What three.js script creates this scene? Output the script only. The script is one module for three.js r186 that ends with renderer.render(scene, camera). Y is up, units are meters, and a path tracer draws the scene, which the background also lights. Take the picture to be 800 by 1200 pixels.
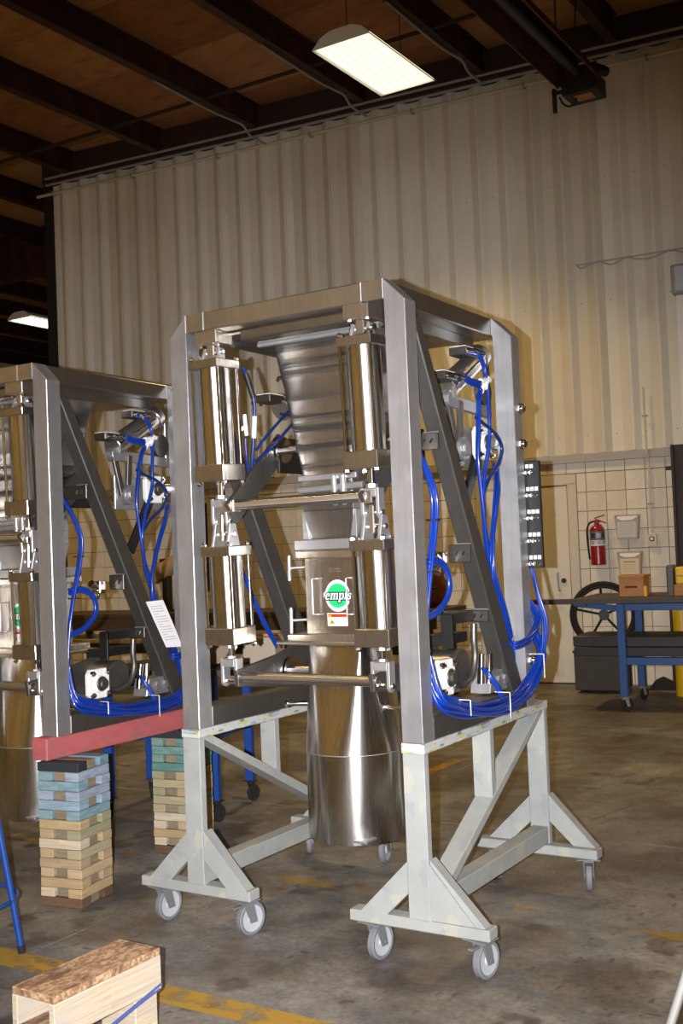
import * as THREE from 'three';
import { mergeGeometries, mergeVertices, toCreasedNormals } from 'three/addons/utils/BufferGeometryUtils.js';
import { RectAreaLightUniformsLib } from 'three/addons/lights/RectAreaLightUniformsLib.js';

// ------------------------------------------------------------------ camera, light, exposure
const scene = new THREE.Scene();
scene.background = new THREE.Color(0x020202);
const camera = new THREE.PerspectiveCamera(49.64, 800 / 1200, 0.05, 80);
camera.position.set(1.8706, 1.5, 3.465);
{
  const r = new THREE.Vector3(0.84594765, -0.0403043, -0.53174067), u = new THREE.Vector3(0.05272555, 0.99857544, 0.00819229), f = new THREE.Vector3(-0.53065298, 0.03496657, -0.84686761);
  camera.quaternion.setFromRotationMatrix(new THREE.Matrix4().makeBasis(r, u, f.negate()));
}
const renderer = new THREE.WebGLRenderer({ antialias: true });
renderer.toneMapping = THREE.LinearToneMapping;
renderer.toneMappingExposure = 1.0;
renderer.shadowMap.enabled = true;
RectAreaLightUniformsLib.init();
// the camera's own flash, held upright: it sits a hand's breadth left of the lens
const FLASH = 156, LAMP = 55, LAMP_COLOR = new THREE.Color(1, 0.65, 0.24);
const flash = new THREE.SpotLight(new THREE.Color(0.98, 0.965, 1.03), FLASH, 0, 0.6, 1, 2);
flash.name = 'camera_flash';
flash.position.set(1.8706 - 0.0795, 1.506, 3.465 - 0.05 + 0.1);
flash.target.position.set(1.79 - 0.53065 * 5, 1.5 - 0.085 * 5, 3.5 - 0.84687 * 5);
flash.castShadow = true; flash.shadow.radius = 0.4; flash.shadow.mapSize.set(2048, 2048);
scene.add(flash, flash.target);

// ------------------------------------------------------------------ helpers
let seed = 7;
const rnd = () => { seed = (seed * 1664525 + 1013904223) >>> 0; return seed / 4294967296; };
const rr = (a, b) => a + (b - a) * rnd();
const V = (x, y, z) => new THREE.Vector3(x, y, z);
const taken = {};
function numbered(n) { const k = taken[n] = (taken[n] ?? -1) + 1; return k ? n + '_' + String(k).padStart(3, '0') : n; }
const ORIGIN = new WeakMap();                       // things are drawn in scene coordinates, then moved to their own base
function tag(o, label, category, group) { o.userData.label = label; o.userData.category = category; if (group) o.userData.group = group; return o; }
function thing(name, label, category, pos = [0, 0, 0], turn = 0, group, local = false) {
  const o = new THREE.Group(); o.name = numbered(name); scene.add(o);
  o.position.set(...pos); o.rotation.y = turn;
  ORIGIN.set(o, local ? [0, 0, 0] : pos);
  return tag(o, label, category, group);
}
function struct(name, pos = [0, 0, 0], turn = 0, local = false) {
  const o = new THREE.Group(); o.name = name; scene.add(o); o.position.set(...pos); o.rotation.y = turn; o.userData.kind = 'structure';
  ORIGIN.set(o, local ? [0, 0, 0] : pos); return o;
}
function rootOf(o) { while (o.parent && o.parent !== scene) o = o.parent; return o; }
function clean(g) {
  g = g.index ? g.toNonIndexed() : g;
  for (const k of Object.keys(g.attributes)) if (!['position', 'normal', 'uv'].includes(k)) g.deleteAttribute(k);
  if (!g.attributes.normal) g.computeVertexNormals();
  if (!g.attributes.uv) boxUV(g);
  return g;
}
function boxUV(g) {                                // uv in metres, along the face that each normal points to
  if (!g.attributes.normal) g.computeVertexNormals();
  const p = g.attributes.position, n = g.attributes.normal, uv = new Float32Array(p.count * 2);
  for (let i = 0; i < p.count; i++) {
    const ax = Math.abs(n.getX(i)), ay = Math.abs(n.getY(i)), az = Math.abs(n.getZ(i));
    let u, v;
    if (ay > ax && ay > az) { u = p.getX(i); v = p.getZ(i); } else if (ax > az) { u = p.getZ(i); v = p.getY(i); } else { u = p.getX(i); v = p.getY(i); }
    uv[2 * i] = u; uv[2 * i + 1] = v;
  }
  g.setAttribute('uv', new THREE.BufferAttribute(uv, 2)); return g;
}
function part(name, geos, mat, parent, opt = {}) {  // ONE named mesh under parent
  const list = (Array.isArray(geos) ? geos : [geos]).map(clean);
  const g = list.length > 1 ? mergeGeometries(list) : list[0].clone();
  const o = ORIGIN.get(rootOf(parent)) ?? [0, 0, 0];
  if (!opt.keep) g.translate(-o[0], -o[1], -o[2]);
  const m = new THREE.Mesh(g, mat); m.name = name; m.castShadow = m.receiveShadow = true;
  if (opt.label) m.userData.label = opt.label;
  if (opt.kind) m.userData.kind = opt.kind;
  parent.add(m); return m;
}
function subgroup(name, parent) { const g = new THREE.Group(); g.name = name; parent.add(g); return g; }
// chamfered box from corner to corner
function bx(x0, x1, y0, y1, z0, z1, c = 0.002) {
  const w = Math.abs(x1 - x0) / 2, h = Math.abs(y1 - y0) / 2, d = Math.abs(z1 - z0) / 2, P = [];
  c = Math.min(c, w * 0.45, h * 0.45, d * 0.45);
  const quad = (a, b, e, f) => P.push(...a, ...b, ...e, ...a, ...e, ...f), tri = (a, b, e) => P.push(...a, ...b, ...e);
  const S = [w, h, d];
  for (let ax = 0; ax < 3; ax++) for (const s of [-1, 1]) {
    const b = (ax + 1) % 3, e = (ax + 2) % 3, pt = (i, j) => { const q = [0, 0, 0]; q[ax] = s * S[ax]; q[b] = i * (S[b] - c); q[e] = j * (S[e] - c); return q; };
    s > 0 ? quad(pt(-1, -1), pt(1, -1), pt(1, 1), pt(-1, 1)) : quad(pt(-1, -1), pt(-1, 1), pt(1, 1), pt(1, -1));
  }
  for (let ax = 0; ax < 3; ax++) for (const s of [-1, 1]) for (const r of [-1, 1]) {
    const b = (ax + 1) % 3, e = (ax + 2) % 3;
    const A = (k) => { const q = [0, 0, 0]; q[ax] = k * (S[ax] - c); q[b] = s * S[b]; q[e] = r * (S[e] - c); return q; };
    const B = (k) => { const q = [0, 0, 0]; q[ax] = k * (S[ax] - c); q[b] = s * (S[b] - c); q[e] = r * S[e]; return q; };
    s * r > 0 ? quad(A(-1), A(1), B(1), B(-1)) : quad(A(1), A(-1), B(-1), B(1));
  }
  for (const i of [-1, 1]) for (const j of [-1, 1]) for (const k of [-1, 1]) {
    const a = [i * w, j * (h - c), k * (d - c)], b = [i * (w - c), j * h, k * (d - c)], e = [i * (w - c), j * (h - c), k * d];
    i * j * k > 0 ? tri(a, b, e) : tri(a, e, b);
  }
  const g = new THREE.BufferGeometry();
  g.setAttribute('position', new THREE.Float32BufferAttribute(P, 3)); g.computeVertexNormals();
  g.translate((x0 + x1) / 2, (y0 + y1) / 2, (z0 + z1) / 2);
  return boxUV(g);
}
const slab = (x0, x1, y0, y1, z0, z1) => { const g = new THREE.BoxGeometry(Math.abs(x1 - x0), Math.abs(y1 - y0), Math.abs(z1 - z0)).toNonIndexed(); g.translate((x0 + x1) / 2, (y0 + y1) / 2, (z0 + z1) / 2); return boxUV(g); };
function rod(a, b, r, seg = 20, r2 = r) {           // closed cylinder between two points, edges eased
  const A = V(...a), B = V(...b), L = A.distanceTo(B), e = Math.min(0.0015, r * 0.3, L * 0.2);
  const g = new THREE.LatheGeometry([[0, 0], [r - e, 0], [r, e], [r2, L - e], [r2 - e, L], [0, L]].map((q) => new THREE.Vector2(...q)), seg);
  const uv = g.attributes.uv; for (let i = 0; i < uv.count; i++) uv.setXY(i, uv.getX(i) * 6.28 * r, uv.getY(i) * L);
  const c = toCreasedNormals(g, 0.7);
  c.applyQuaternion(new THREE.Quaternion().setFromUnitVectors(V(0, 1, 0), B.clone().sub(A).normalize())); c.translate(A.x, A.y, A.z);
  return c;
}
function pipe(pts, r, seg = 10, n = 0, closed = false) {
  const c = new THREE.CatmullRomCurve3(pts.map((p) => V(...p)), closed, 'centripetal');
  return new THREE.TubeGeometry(c, n || pts.length * 8, r, seg, closed);
}
function prism(pts, axis, a, b, bevel = 0.0015) {   // outline [[p, q]...] pushed along an axis from a to b: x takes (z, y), y takes (x, z), z takes (x, y)
  const s = new THREE.Shape(pts.map((p) => new THREE.Vector2(axis === 'x' ? -p[0] : p[0], axis === 'y' ? -p[1] : p[1])));
  const d = Math.abs(b - a), bv = Math.min(bevel, d * 0.3);
  const g = new THREE.ExtrudeGeometry(s, { depth: d - 2 * bv, bevelEnabled: bv > 0, bevelThickness: bv, bevelSize: bv, bevelOffset: -bv, bevelSegments: 1, curveSegments: 12 });
  g.translate(0, 0, bv);
  if (axis === 'x') { g.rotateY(Math.PI / 2); g.translate(Math.min(a, b), 0, 0); } else if (axis === 'y') { g.rotateX(-Math.PI / 2); g.translate(0, Math.min(a, b), 0); } else g.translate(0, 0, Math.min(a, b));
  g.deleteAttribute('uv'); return boxUV(g.index ? g.toNonIndexed() : g);
}
// flat board laid from a to b (2-d points in a plane across `axis`), width w, between the two planes
function board(a, b, w, axis, p0, p1, c) {
  const dx = b[0] - a[0], dy = b[1] - a[1], L = Math.hypot(dx, dy), nx = -dy / L * w / 2, ny = dx / L * w / 2;
  return prism([[a[0] - nx, a[1] - ny], [b[0] - nx, b[1] - ny], [b[0] + nx, b[1] + ny], [a[0] + nx, a[1] + ny]], axis, p0, p1, c);
}
function hexnut(at, dir, r, h) { const a = V(...at), b = a.clone().addScaledVector(V(...dir).normalize(), h); const g = rod(a.toArray(), b.toArray(), r, 6); g.computeVertexNormals(); return g; }
const ring = (at, axis, R, r, seg = 28) => { const g = new THREE.TorusGeometry(R, r, 8, seg); if (axis === 'x') g.rotateY(Math.PI / 2); if (axis === 'y') g.rotateX(Math.PI / 2); g.translate(...at); return g; };
const ball = (at, r, seg = 12) => { const g = new THREE.SphereGeometry(r, seg, seg >> 1); g.translate(...at); return g; };
const turned = (g, fn) => { const m = new THREE.Matrix4(); fn(m); g.applyMatrix4(m); return g; };

// ------------------------------------------------------------------ noise and textures
const H = new Float32Array(65536); for (let i = 0; i < 65536; i++) H[i] = rnd();
function vn(x, y, P) {                               // value noise, repeating after P cells
  const xi = Math.floor(x), yi = Math.floor(y), fx = x - xi, fy = y - yi, sx = fx * fx * (3 - 2 * fx), sy = fy * fy * (3 - 2 * fy);
  const h = (a, b) => H[((((a % P) + P) % P) * 157 + (((b % P) + P) % P) * 311 + P * 17) & 65535];
  const a = h(xi, yi), b = h(xi + 1, yi), c = h(xi, yi + 1), d = h(xi + 1, yi + 1);
  return a + (b - a) * sx + (c - a) * sy + (a - b - c + d) * sx * sy;
}
function fbm(u, v, P, o = 4) { let s = 0, a = 0.5, t = 0; for (let i = 0; i < o; i++) { s += a * vn(u * P, v * P, P); t += a; a *= 0.55; P *= 2; } return s / t; }
const sm = (a, b, x) => { x = Math.min(1, Math.max(0, (x - a) / (b - a))); return x * x * (3 - 2 * x); };
const mix = (a, b, t) => a + (b - a) * t;
const mix3 = (a, b, t) => [mix(a[0], b[0], t), mix(a[1], b[1], t), mix(a[2], b[2], t)];
function tex(w, h, fn, srgb, sx = 1, sy = sx) {       // fn(u, v) gives 0..255 grey or [r, g, b]; sx, sy: how many metres one repeat covers
  const d = new Uint8Array(w * h * 4);
  for (let j = 0; j < h; j++) for (let i = 0; i < w; i++) { const c = fn(i / w, j / h), k = (j * w + i) * 4; if (c.length) { d[k] = c[0]; d[k + 1] = c[1]; d[k + 2] = c[2]; } else d[k] = d[k + 1] = d[k + 2] = c; d[k + 3] = 255; }
  const t = new THREE.DataTexture(d, w, h); t.wrapS = t.wrapT = THREE.RepeatWrapping; t.magFilter = THREE.LinearFilter; t.minFilter = THREE.LinearMipmapLinearFilter; t.generateMipmaps = true;
  if (srgb) t.colorSpace = THREE.SRGBColorSpace; t.repeat.set(1 / sx, 1 / sy); t.needsUpdate = true; return t;
}
function canvasTex(w, h, draw) { const c = document.createElement('canvas'); c.width = w; c.height = h; draw(c.getContext('2d'), w, h); const t = new THREE.CanvasTexture(c); t.colorSpace = THREE.SRGBColorSpace; return t; }
const T = {
  mottle: tex(256, 256, (u, v) => 255 * mix(0.72, 1, fbm(u, v, 6, 5)), false, 0.5),
  brushV: tex(512, 64, (u, v) => 255 * mix(0.6, 1, 0.6 * vn(u * 200, v * 2, 200) + 0.4 * fbm(u, v, 4, 4)), false, 0.25, 0.6),
  steelCol: tex(256, 256, (u, v) => { const n = fbm(u, v, 5, 5), m = vn(u * 90, v * 4, 90); const g = 250 * mix(0.88, 1, n) * mix(0.95, 1, m); return [g, g * 0.992, g * 0.978]; }, true, 0.45),
  floorCol: tex(2048, 2048, (u, v) => {
    const big = fbm(u, v, 5, 5), mid = fbm(u + 0.3, v + 0.1, 16, 4), fine = fbm(u, v, 90, 2), streak = fbm(u * 0.999, v, 9, 3);
    let c = mix3([98, 96, 90], [126, 124, 117], sm(0.3, 0.7, big));
    c = mix3(c, [78, 73, 66], 0.65 * sm(0.48, 0.7, mid));
    c = mix3(c, [90, 76, 62], 0.45 * sm(0.56, 0.7, fbm(u + 0.25, v + 0.6, 19, 4)));
    c = mix3(c, [146, 139, 127], 0.5 * sm(0.58, 0.75, fbm(u + 0.5, v + 0.7, 11, 4)));
    c = mix3(c, [74, 62, 52], 0.55 * sm(0.68, 0.77, fbm(u + 0.15, v + 0.45, 30, 4)));
    c = mix3(c, [52, 47, 42], 0.65 * sm(0.68, 0.8, fbm(u + 0.7, v + 0.2, 40, 3)) * sm(0.4, 0.6, streak));
    const sa = vn(u * 160 + v * 40, v * 22 - u * 6, 160); c = mix3(c, [60, 54, 48], 0.4 * sm(0.86, 0.95, sa) * sm(0.5, 0.7, fbm(u + 0.1, v + 0.8, 13, 3)));
    const sp = vn(u * 600, v * 600, 600), dk = vn(u * 260 + 7, v * 260, 260);
    c = mix3(c, [58, 53, 47], 0.5 * sm(0.84, 0.95, dk) * sm(0.45, 0.6, fbm(u + 0.4, v + 0.3, 15, 3)));
    const k = mix(0.86, 1.12, fine) * mix(0.9, 1.1, sp); return [c[0] * k, c[1] * k, c[2] * k].map((q) => Math.min(255, q));
  }, true, 7.3),
  floorRough: tex(512, 512, (u, v) => 255 * mix(0.5, 0.95, fbm(u, v, 9, 5)), false, 5.1),
  grain: tex(256, 256, (u, v) => 255 * mix(0.86, 1, vn(u * 120, v * 3, 120)), false, 0.3),
  mottleCol: tex(256, 128, (u, v) => { const k = 255 * mix(0.72, 1, fbm(u * 0.4, v, 26, 4)); return [k, k, k]; }, true, 0.5, 0.25),
  fine: tex(256, 256, (u, v) => 255 * fbm(u, v, 24, 4), false, 0.4),
  wood: tex(512, 256, (u, v) => { const g = fbm(u * 0.2, v, 40, 3), k = vn(u * 6, v * 60, 60), s = fbm(u, v, 4, 4); return [mix(178, 202, g) * mix(0.9, 1, k), mix(164, 190, g) * mix(0.89, 1, k), mix(140, 164, s) * mix(0.88, 1, k)]; }, true, 0.8, 0.3),
  osb: tex(256, 512, (u, v) => { const n = fbm(u, v, 30, 4), a = vn(u * 30 + v * 18, v * 70 - u * 12, 30), d = sm(0.5, 0.75, fbm(u + 0.2, v, 9, 5)); let c = mix3([176, 146, 110], [138, 104, 74], sm(0.35, 0.65, n)); c = mix3(c, [196, 170, 136], 0.6 * sm(0.6, 0.9, a)); return mix3(c, [92, 64, 46], 0.75 * d); }, true, 0.3, 0.6),
  roofDeck: tex(512, 256, (u, v) => { const n = fbm(u, v, 5, 5), g = fbm(u * 0.3, v, 50, 3), d = sm(0.55, 0.8, fbm(u + 0.4, v + 0.6, 8, 4)); const c = mix3([206, 152, 104], [178, 130, 88], n), k = mix(0.85, 1, g); return mix3(c, [140, 100, 68], d * 0.4).map((q) => q * k); }, true, 2.4, 1.2),
  scuff: tex(512, 512, (u, v) => { const n = fbm(u, v, 8, 5), s = sm(0.64, 0.74, fbm(u + 0.3, v + 0.1, 18, 4)), y = sm(0.66, 0.72, fbm(u + 0.6, v + 0.5, 7, 3)); let c = mix3([150, 152, 146], [133, 136, 132], n); c = mix3(c, [122, 126, 130], s * 0.4); return mix3(c, [176, 170, 138], y * 0.3); }, true, 0.7),
  chips: tex(512, 128, (u, v) => { const a = fbm(u, v, 9, 3), b = fbm(u + 0.37, v + 0.2, 7, 3), e = fbm(u + 0.7, v + 0.6, 11, 3); let c = mix3([180, 181, 172], [158, 161, 158], fbm(u, v, 16, 3)); c = mix3(c, [182, 168, 84], 0.75 * sm(0.66, 0.72, a)); c = mix3(c, [112, 142, 158], 0.7 * sm(0.66, 0.74, b)); return mix3(c, [92, 98, 104], 0.8 * sm(0.6, 0.7, e)); }, true, 0.55, 0.14),
  wallStain: tex(512, 512, (u, v) => { const n = fbm(u, v, 6, 5), s = sm(0.62, 0.8, fbm(u, v * 0.4, 18, 4)); const c = mix3([226, 221, 205], [212, 206, 190], n); return mix3(c, [196, 189, 174], s * 0.35); }, true, 2.7),
  blockStain: tex(256, 256, (u, v) => { const n = fbm(u, v, 5, 5), s = sm(0.6, 0.8, fbm(u + 0.4, v + 0.2, 12, 4)); const c = mix3([228, 223, 210], [220, 214, 200], n); return mix3(c, [198, 190, 174], s * 0.35); }, true, 1.7),
  rust: tex(256, 256, (u, v) => { const n = fbm(u, v, 7, 5); return mix3([92, 46, 30], [60, 32, 24], sm(0.3, 0.7, n)); }, true, 1.1),
  paintGone: tex(512, 256, (u, v) => 255 * 0.6 * sm(0.5, 0.68, fbm(u, v, 12, 5)), false, 1.7, 0.9),
  paintWear: tex(512, 256, (u, v) => { const g = sm(0.48, 0.74, fbm(u, v, 14, 5)); return 255 * (0.8 - 0.6 * g); }, false, 1.3, 0.7),
  redPaint: tex(256, 128, (u, v) => { const n = fbm(u * 0.4, v, 22, 4), d = sm(0.6, 0.75, fbm(u, v, 9, 4)); return mix3(mix3([178, 92, 92], [158, 78, 80], n), [134, 92, 86], d * 0.7); }, true, 0.6, 0.3),
};
const rep = (t, sx, sy = sx) => { const c = t.clone(); c.repeat.set(1 / sx, 1 / sy); c.needsUpdate = true; return c; };
const std = (o) => new THREE.MeshStandardMaterial(o), phy = (o) => new THREE.MeshPhysicalMaterial(o);
const hex = (h) => new THREE.Color(h);
const M = {
  satin: std({ color: 0xbfc1c4, map: T.steelCol, metalness: 0.8, roughness: 0.55, roughnessMap: T.mottle }),
  plate: std({ color: 0xe2ded6, map: T.steelCol, metalness: 0.96, roughness: 0.33, roughnessMap: T.grain }),
  block: std({ color: 0xbcb7ae, map: T.steelCol, metalness: 0.96, roughness: 0.31, roughnessMap: T.grain }),
  sheet: std({ color: 0xb0afad, map: T.steelCol, metalness: 0.95, roughness: 0.32, roughnessMap: T.grain }),
  polished: phy({ color: 0xcbc8c3, metalness: 1, roughness: 0.34, roughnessMap: T.brushV, anisotropy: 0.8, anisotropyRotation: Math.PI / 2 }),
  chrome: std({ color: 0xd8d6d8, metalness: 1, roughness: 0.12 }),
  handle: std({ color: 0xd2d0d2, metalness: 0.85, roughness: 0.42 }),
  bead: std({ color: 0xc4c4c2, metalness: 0.85, roughness: 0.45 }),
  darkSteel: std({ color: 0x73716d, map: T.steelCol, metalness: 0.8, roughness: 0.5, roughnessMap: T.mottle }),
  gunmetal: std({ color: 0x57544f, metalness: 0.85, roughness: 0.42 }),
  blackPlate: std({ color: 0x1b1a19, metalness: 0.3, roughness: 0.5 }),
  black: std({ color: 0x141414, roughness: 0.55 }),
  rubber: std({ color: 0x1c1b1a, roughness: 0.85 }),
  hose: phy({ color: 0x083088, roughness: 0.3, clearcoat: 0.6, clearcoatRoughness: 0.15 }),
  hoseDark: phy({ color: 0x0a2560, roughness: 0.35, clearcoat: 0.4 }),
  white: std({ color: 0xe8e8e4, roughness: 0.5 }),
  bearing: std({ color: 0xe2e3dc, roughness: 0.45 }),
  brass: std({ color: 0xbfa77a, metalness: 1, roughness: 0.3 }),
  cart: std({ map: T.scuff, roughness: 0.7, bumpMap: T.fine, bumpScale: 0.0006 }),
  cartTop: std({ map: T.chips, roughness: 0.65 }),
  casterGrey: std({ color: 0xb8babc, map: T.scuff, roughness: 0.6 }),
  wheelGrey: std({ color: 0xa4a8aa, roughness: 0.55 }),
  tyre: std({ color: 0x6c6d70, roughness: 0.7 }),
  floor: std({ map: T.floorCol, roughness: 0.68, roughnessMap: T.floorRough, bumpMap: T.fine, bumpScale: 0.0008 }),
  joint: std({ color: 0x2d2821, roughness: 1 }),
  yellowLine: std({ color: 0xb28c2e, roughness: 0.75, alphaMap: T.paintWear, transparent: true }),
  yellowWorn: std({ color: 0xa8843a, roughness: 0.75, alphaMap: T.paintGone, transparent: true }),
  corr: std({ color: 0xffffff, map: T.wallStain, roughness: 0.42, metalness: 0.0 }),
  mortar: std({ color: 0x857d72, roughness: 0.95 }),
  ledge: std({ color: 0xa6a19c, roughness: 0.6 }),
  door: std({ color: 0xf4f1e8, map: T.blockStain, roughness: 0.5 }),
  doorTrim: std({ color: 0xe6e1d6, map: T.blockStain, roughness: 0.5 }),
  roof: std({ map: T.roofDeck, roughness: 0.9 }),
  joist: std({ color: 0xb8a49c, map: T.rust, roughness: 0.6 }),
  rim: std({ color: 0x33211b, roughness: 0.7 }),
  conduit: std({ color: 0x9c9a96, metalness: 0.3, roughness: 0.5 }),
  hallWall: std({ color: 0xefdfb8, roughness: 0.8 }),
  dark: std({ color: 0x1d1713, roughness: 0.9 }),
  heater: std({ color: 0xd0a890, map: T.rust, roughness: 0.55, metalness: 0.2 }),
  tubeDark: std({ color: 0x23262a, roughness: 0.45, metalness: 0.4 }),
  blue: std({ color: 0x1b4a80, roughness: 0.45 }),
  blueDeep: std({ color: 0x163f86, roughness: 0.4 }),
  benchTop: std({ color: 0x47403a, map: rep(T.mottle, 0.7), roughness: 0.6 }),
  steelDark: std({ color: 0x35312d, roughness: 0.5, metalness: 0.4 }),
  shelfBrown: std({ color: 0x4a3a28, roughness: 0.6 }),
  kraft: std({ color: 0xb98452, map: rep(T.mottle, 0.3), roughness: 0.85 }),
  kraftPale: std({ color: 0xa99a86, roughness: 0.85 }),
  yellow: std({ color: 0xe3b41a, roughness: 0.45 }),
  red: phy({ color: 0x860b15, roughness: 0.3, clearcoat: 0.5 }),
  wood: std({ map: T.wood, roughness: 0.8 }),
  osb: std({ map: T.osb, roughness: 0.85 }),
  redPaint: std({ color: 0xffffff, map: T.redPaint, roughness: 0.7 }),
  strap: std({ color: 0x4c5a92, roughness: 0.4 }),
  shroud: std({ color: 0xf2f2ee, roughness: 0.4 }),
  wrap: phy({ color: 0xb9a88c, roughness: 0.25, clearcoat: 0.8, clearcoatRoughness: 0.2, bumpMap: rep(T.fine, 0.25), bumpScale: 0.01 }),
  tan: std({ color: 0xa98a5e, roughness: 0.6 }),
};

// ------------------------------------------------------------------ the hall
const AW = 0.09907, WP = [Math.sin(AW) * -7.9253, 0, Math.cos(AW) * -7.9253];     // the long wall's frame: x along it, z out of it
const wallAt = (u, off) => [WP[0] + Math.cos(AW) * u + Math.sin(AW) * off, WP[2] - Math.sin(AW) * u + Math.cos(AW) * off];
const onWall = (name, label, cat, u, y, off = 0, group) => { const [x, z] = wallAt(u, off); return thing(name, label, cat, [x, y, z], AW, group, true); };
{
  const fl = struct('floor');
  part('floor_base', slab(-21, 8, -0.25, -0.006, -19, 11), M.joint, fl);
  for (let i = 0; i < 9; i++) for (let j = 0; j < 9; j++) {
    const x0 = -20.7 + i * 3.2, z0 = -18.7 + j * 3.3 + 0.25;
    part('floor_slab', bx(x0 + 0.003, x0 + 3.197, -0.02, 0, z0 + 0.003, z0 + 3.297, 0.002), M.floor, fl);
  }
  // worn yellow lines painted on the concrete
  const line = (pts, mt = M.yellowLine) => { const g = new THREE.BufferGeometry(); const [a, b, c, d] = pts; g.setAttribute('position', new THREE.Float32BufferAttribute([a, b, c, a, c, d].flatMap((p) => [p[0], 0.0012, p[1]]), 3)); g.computeVertexNormals(); if (g.attributes.normal.getY(0) < 0) { const q = [a, c, b, a, d, c].flatMap((p) => [p[0], 0.0012, p[1]]); g.setAttribute('position', new THREE.Float32BufferAttribute(q, 3)); g.computeVertexNormals(); } part('painted_line', boxUV(g), mt, fl); };
  line([[-4.2, 0.47], [1.2, 0.49], [1.2, 0.6], [-4.2, 0.63]]);
  line([[-3.6, -0.8], [3.6, -0.83], [3.6, -0.71], [-3.6, -0.68]], M.yellowWorn);
  line([[-1.64, -0.75], [-1.56, -0.75], [-1.62, -3.6], [-1.7, -3.6]], M.yellowLine);
}
{
  // long partition: painted block below, ribbed steel above
  const w = struct('wall_back', WP, AW, true);
  part('wall_core', slab(-8.35, 8.4, 0, 6.6, -0.3, -0.012), M.mortar, w);
  const blockMats = [0xfbf9f4, 0xf6f2ea, 0xf3eee4, 0xf8f3ea].map((c) => std({ color: c, map: T.blockStain, roughness: 0.55, bumpMap: T.fine, bumpScale: 0.001 }));
  const far = [], B = 0.2018, top = 2.33, shapes = {};
  const shared = (wd, ht) => shapes[wd.toFixed(3) + ht.toFixed(3)] ??= bx(-wd / 2, wd / 2, -ht / 2, ht / 2, -0.012, 0, 0.003);
  for (let k = -1; k < 11; k++) for (let c = -35; c < 42; c++) {
    const y1 = Math.min(top, 2.0125 - B * k + (k < 0 ? B * 0.57 : 0)), y0 = k < 0 ? 2.0125 + B * 0 + 0.0 : 2.0125 - B * (k + 1);
    let yy0 = k < 0 ? 2.0125 : Math.max(0, y0), yy1 = k < 0 ? top : 2.0125 - B * k;
    if (k < 0) { yy0 = 2.0125; yy1 = 2.2143; }
    if (yy1 - yy0 < 0.02) continue;
    const u0 = -1.339 + 0.205 * c, u1 = u0 + 0.205;
    if (u0 < -8.36 || u1 > 6) continue;
    if (u1 > -2.56 && u0 < -1.45 && yy0 < 2.2) {          // round the door
      if (u0 < -2.5 && u1 > -2.56) { } else if (u1 > -1.46 && u0 > -1.65 && u0 < -1.45) { const g = bx(-1.44, u1 - 0.003, yy0 + 0.003, yy1 - 0.003, -0.012, 0, 0.003); if (u1 > -1.43) part('concrete_block', g, blockMats[1], w, { keep: true }); continue; } else continue;
    }
    const vis = u0 > -7.3 && u1 < 0.1 && yy0 > 0.15;
    if (vis) { const m = part('concrete_block', shared(0.199, yy1 - yy0 - 0.006), blockMats[(rnd() * 4) | 0], w, { keep: true }); m.position.set((u0 + u1) / 2, (yy0 + yy1) / 2, 0); }
    else far.push(bx(u0 + 0.003, u1 - 0.003, yy0 + 0.003, yy1 - 0.003, -0.012, 0, 0.003));
  }
  for (let c = -35; c < 42; c++) { const u0 = -1.339 + 0.205 * c; if (u0 > -8.36 && u0 < 6) far.push(bx(u0 + 0.003, u0 + 0.202, 2.2203, 2.33, -0.012, 0, 0.003)); }
  part('concrete_block', far, blockMats[1], w, { kind: 'stuff' });
  part('ledge_flashing', bx(-8.36, 8.4, 2.325, 2.415, -0.02, 0.045, 0.004), M.ledge, w);
  // ribbed sheets, three ribs to a sheet
  const rib = (u) => [[u, 0], [u + 0.115, 0], [u + 0.203, 0.05], [u + 0.206, 0.053], [u + 0.212, 0.053], [u + 0.215, 0.05], [u + 0.232, 0.05], [u + 0.235, 0.053], [u + 0.241, 0.053], [u + 0.244, 0.05]];
  const profile = [...rib(0), ...rib(0.305), ...rib(0.61), [0.9149, 0]];
  const outline = [...profile, ...profile.slice().reverse().map(([a, b]) => [a, b - 0.004])];
  const sheet = prism(outline, 'y', 2.415, 6.56, 0);
  const sheet2 = M.corr.clone(); sheet2.color.set(0xf2efe8);
  // prism over y takes (x, z): ribs stand out of the wall
  const n = 18; for (let i = 0; i < n; i++) { const m = part('ribbed_sheet', sheet, i % 3 === 1 ? sheet2 : M.corr, w, { keep: true }); m.position.set(-8.36 + i * 0.915, 0, 0.0 + (i % 2) * 0.001); }
  // screws through the ribs of the sheets
  const sc = []; for (let i = 0; i < 54; i++) for (const y of [2.6, 4.0, 5.3]) sc.push(ball([-8.36 + i * 0.305 + 0.05, y, 0.004], 0.007, 8));
  part('sheet_screw', sc, M.conduit, w, { kind: 'stuff' });
  part('wall_end', slab(-8.5, -8.35, 0, 6.6, -9.5, 0.02), M.dark, w);

  // the hall's other walls, its roof deck, and the joists
  const wl = struct('wall_left'); part('wall_face', slab(-20.6, -20.4, 0, 7, -19, 11), M.hallWall, wl);
  const wr = struct('wall_right'); part('wall_face', slab(7.2, 7.4, 0, 7, -9.2, 11), M.hallWall, wr);
  const wf = struct('wall_front'); part('wall_face', slab(-20.6, 7.4, 0, 7, 10.6, 10.8), M.hallWall, wf);
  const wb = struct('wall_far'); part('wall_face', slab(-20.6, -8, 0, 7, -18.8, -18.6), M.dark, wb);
  const c = struct('ceiling');
  part('roof_base', slab(-20.8, 7.5, 6.92, 7.05, -19, 11), M.dark, c);
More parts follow.
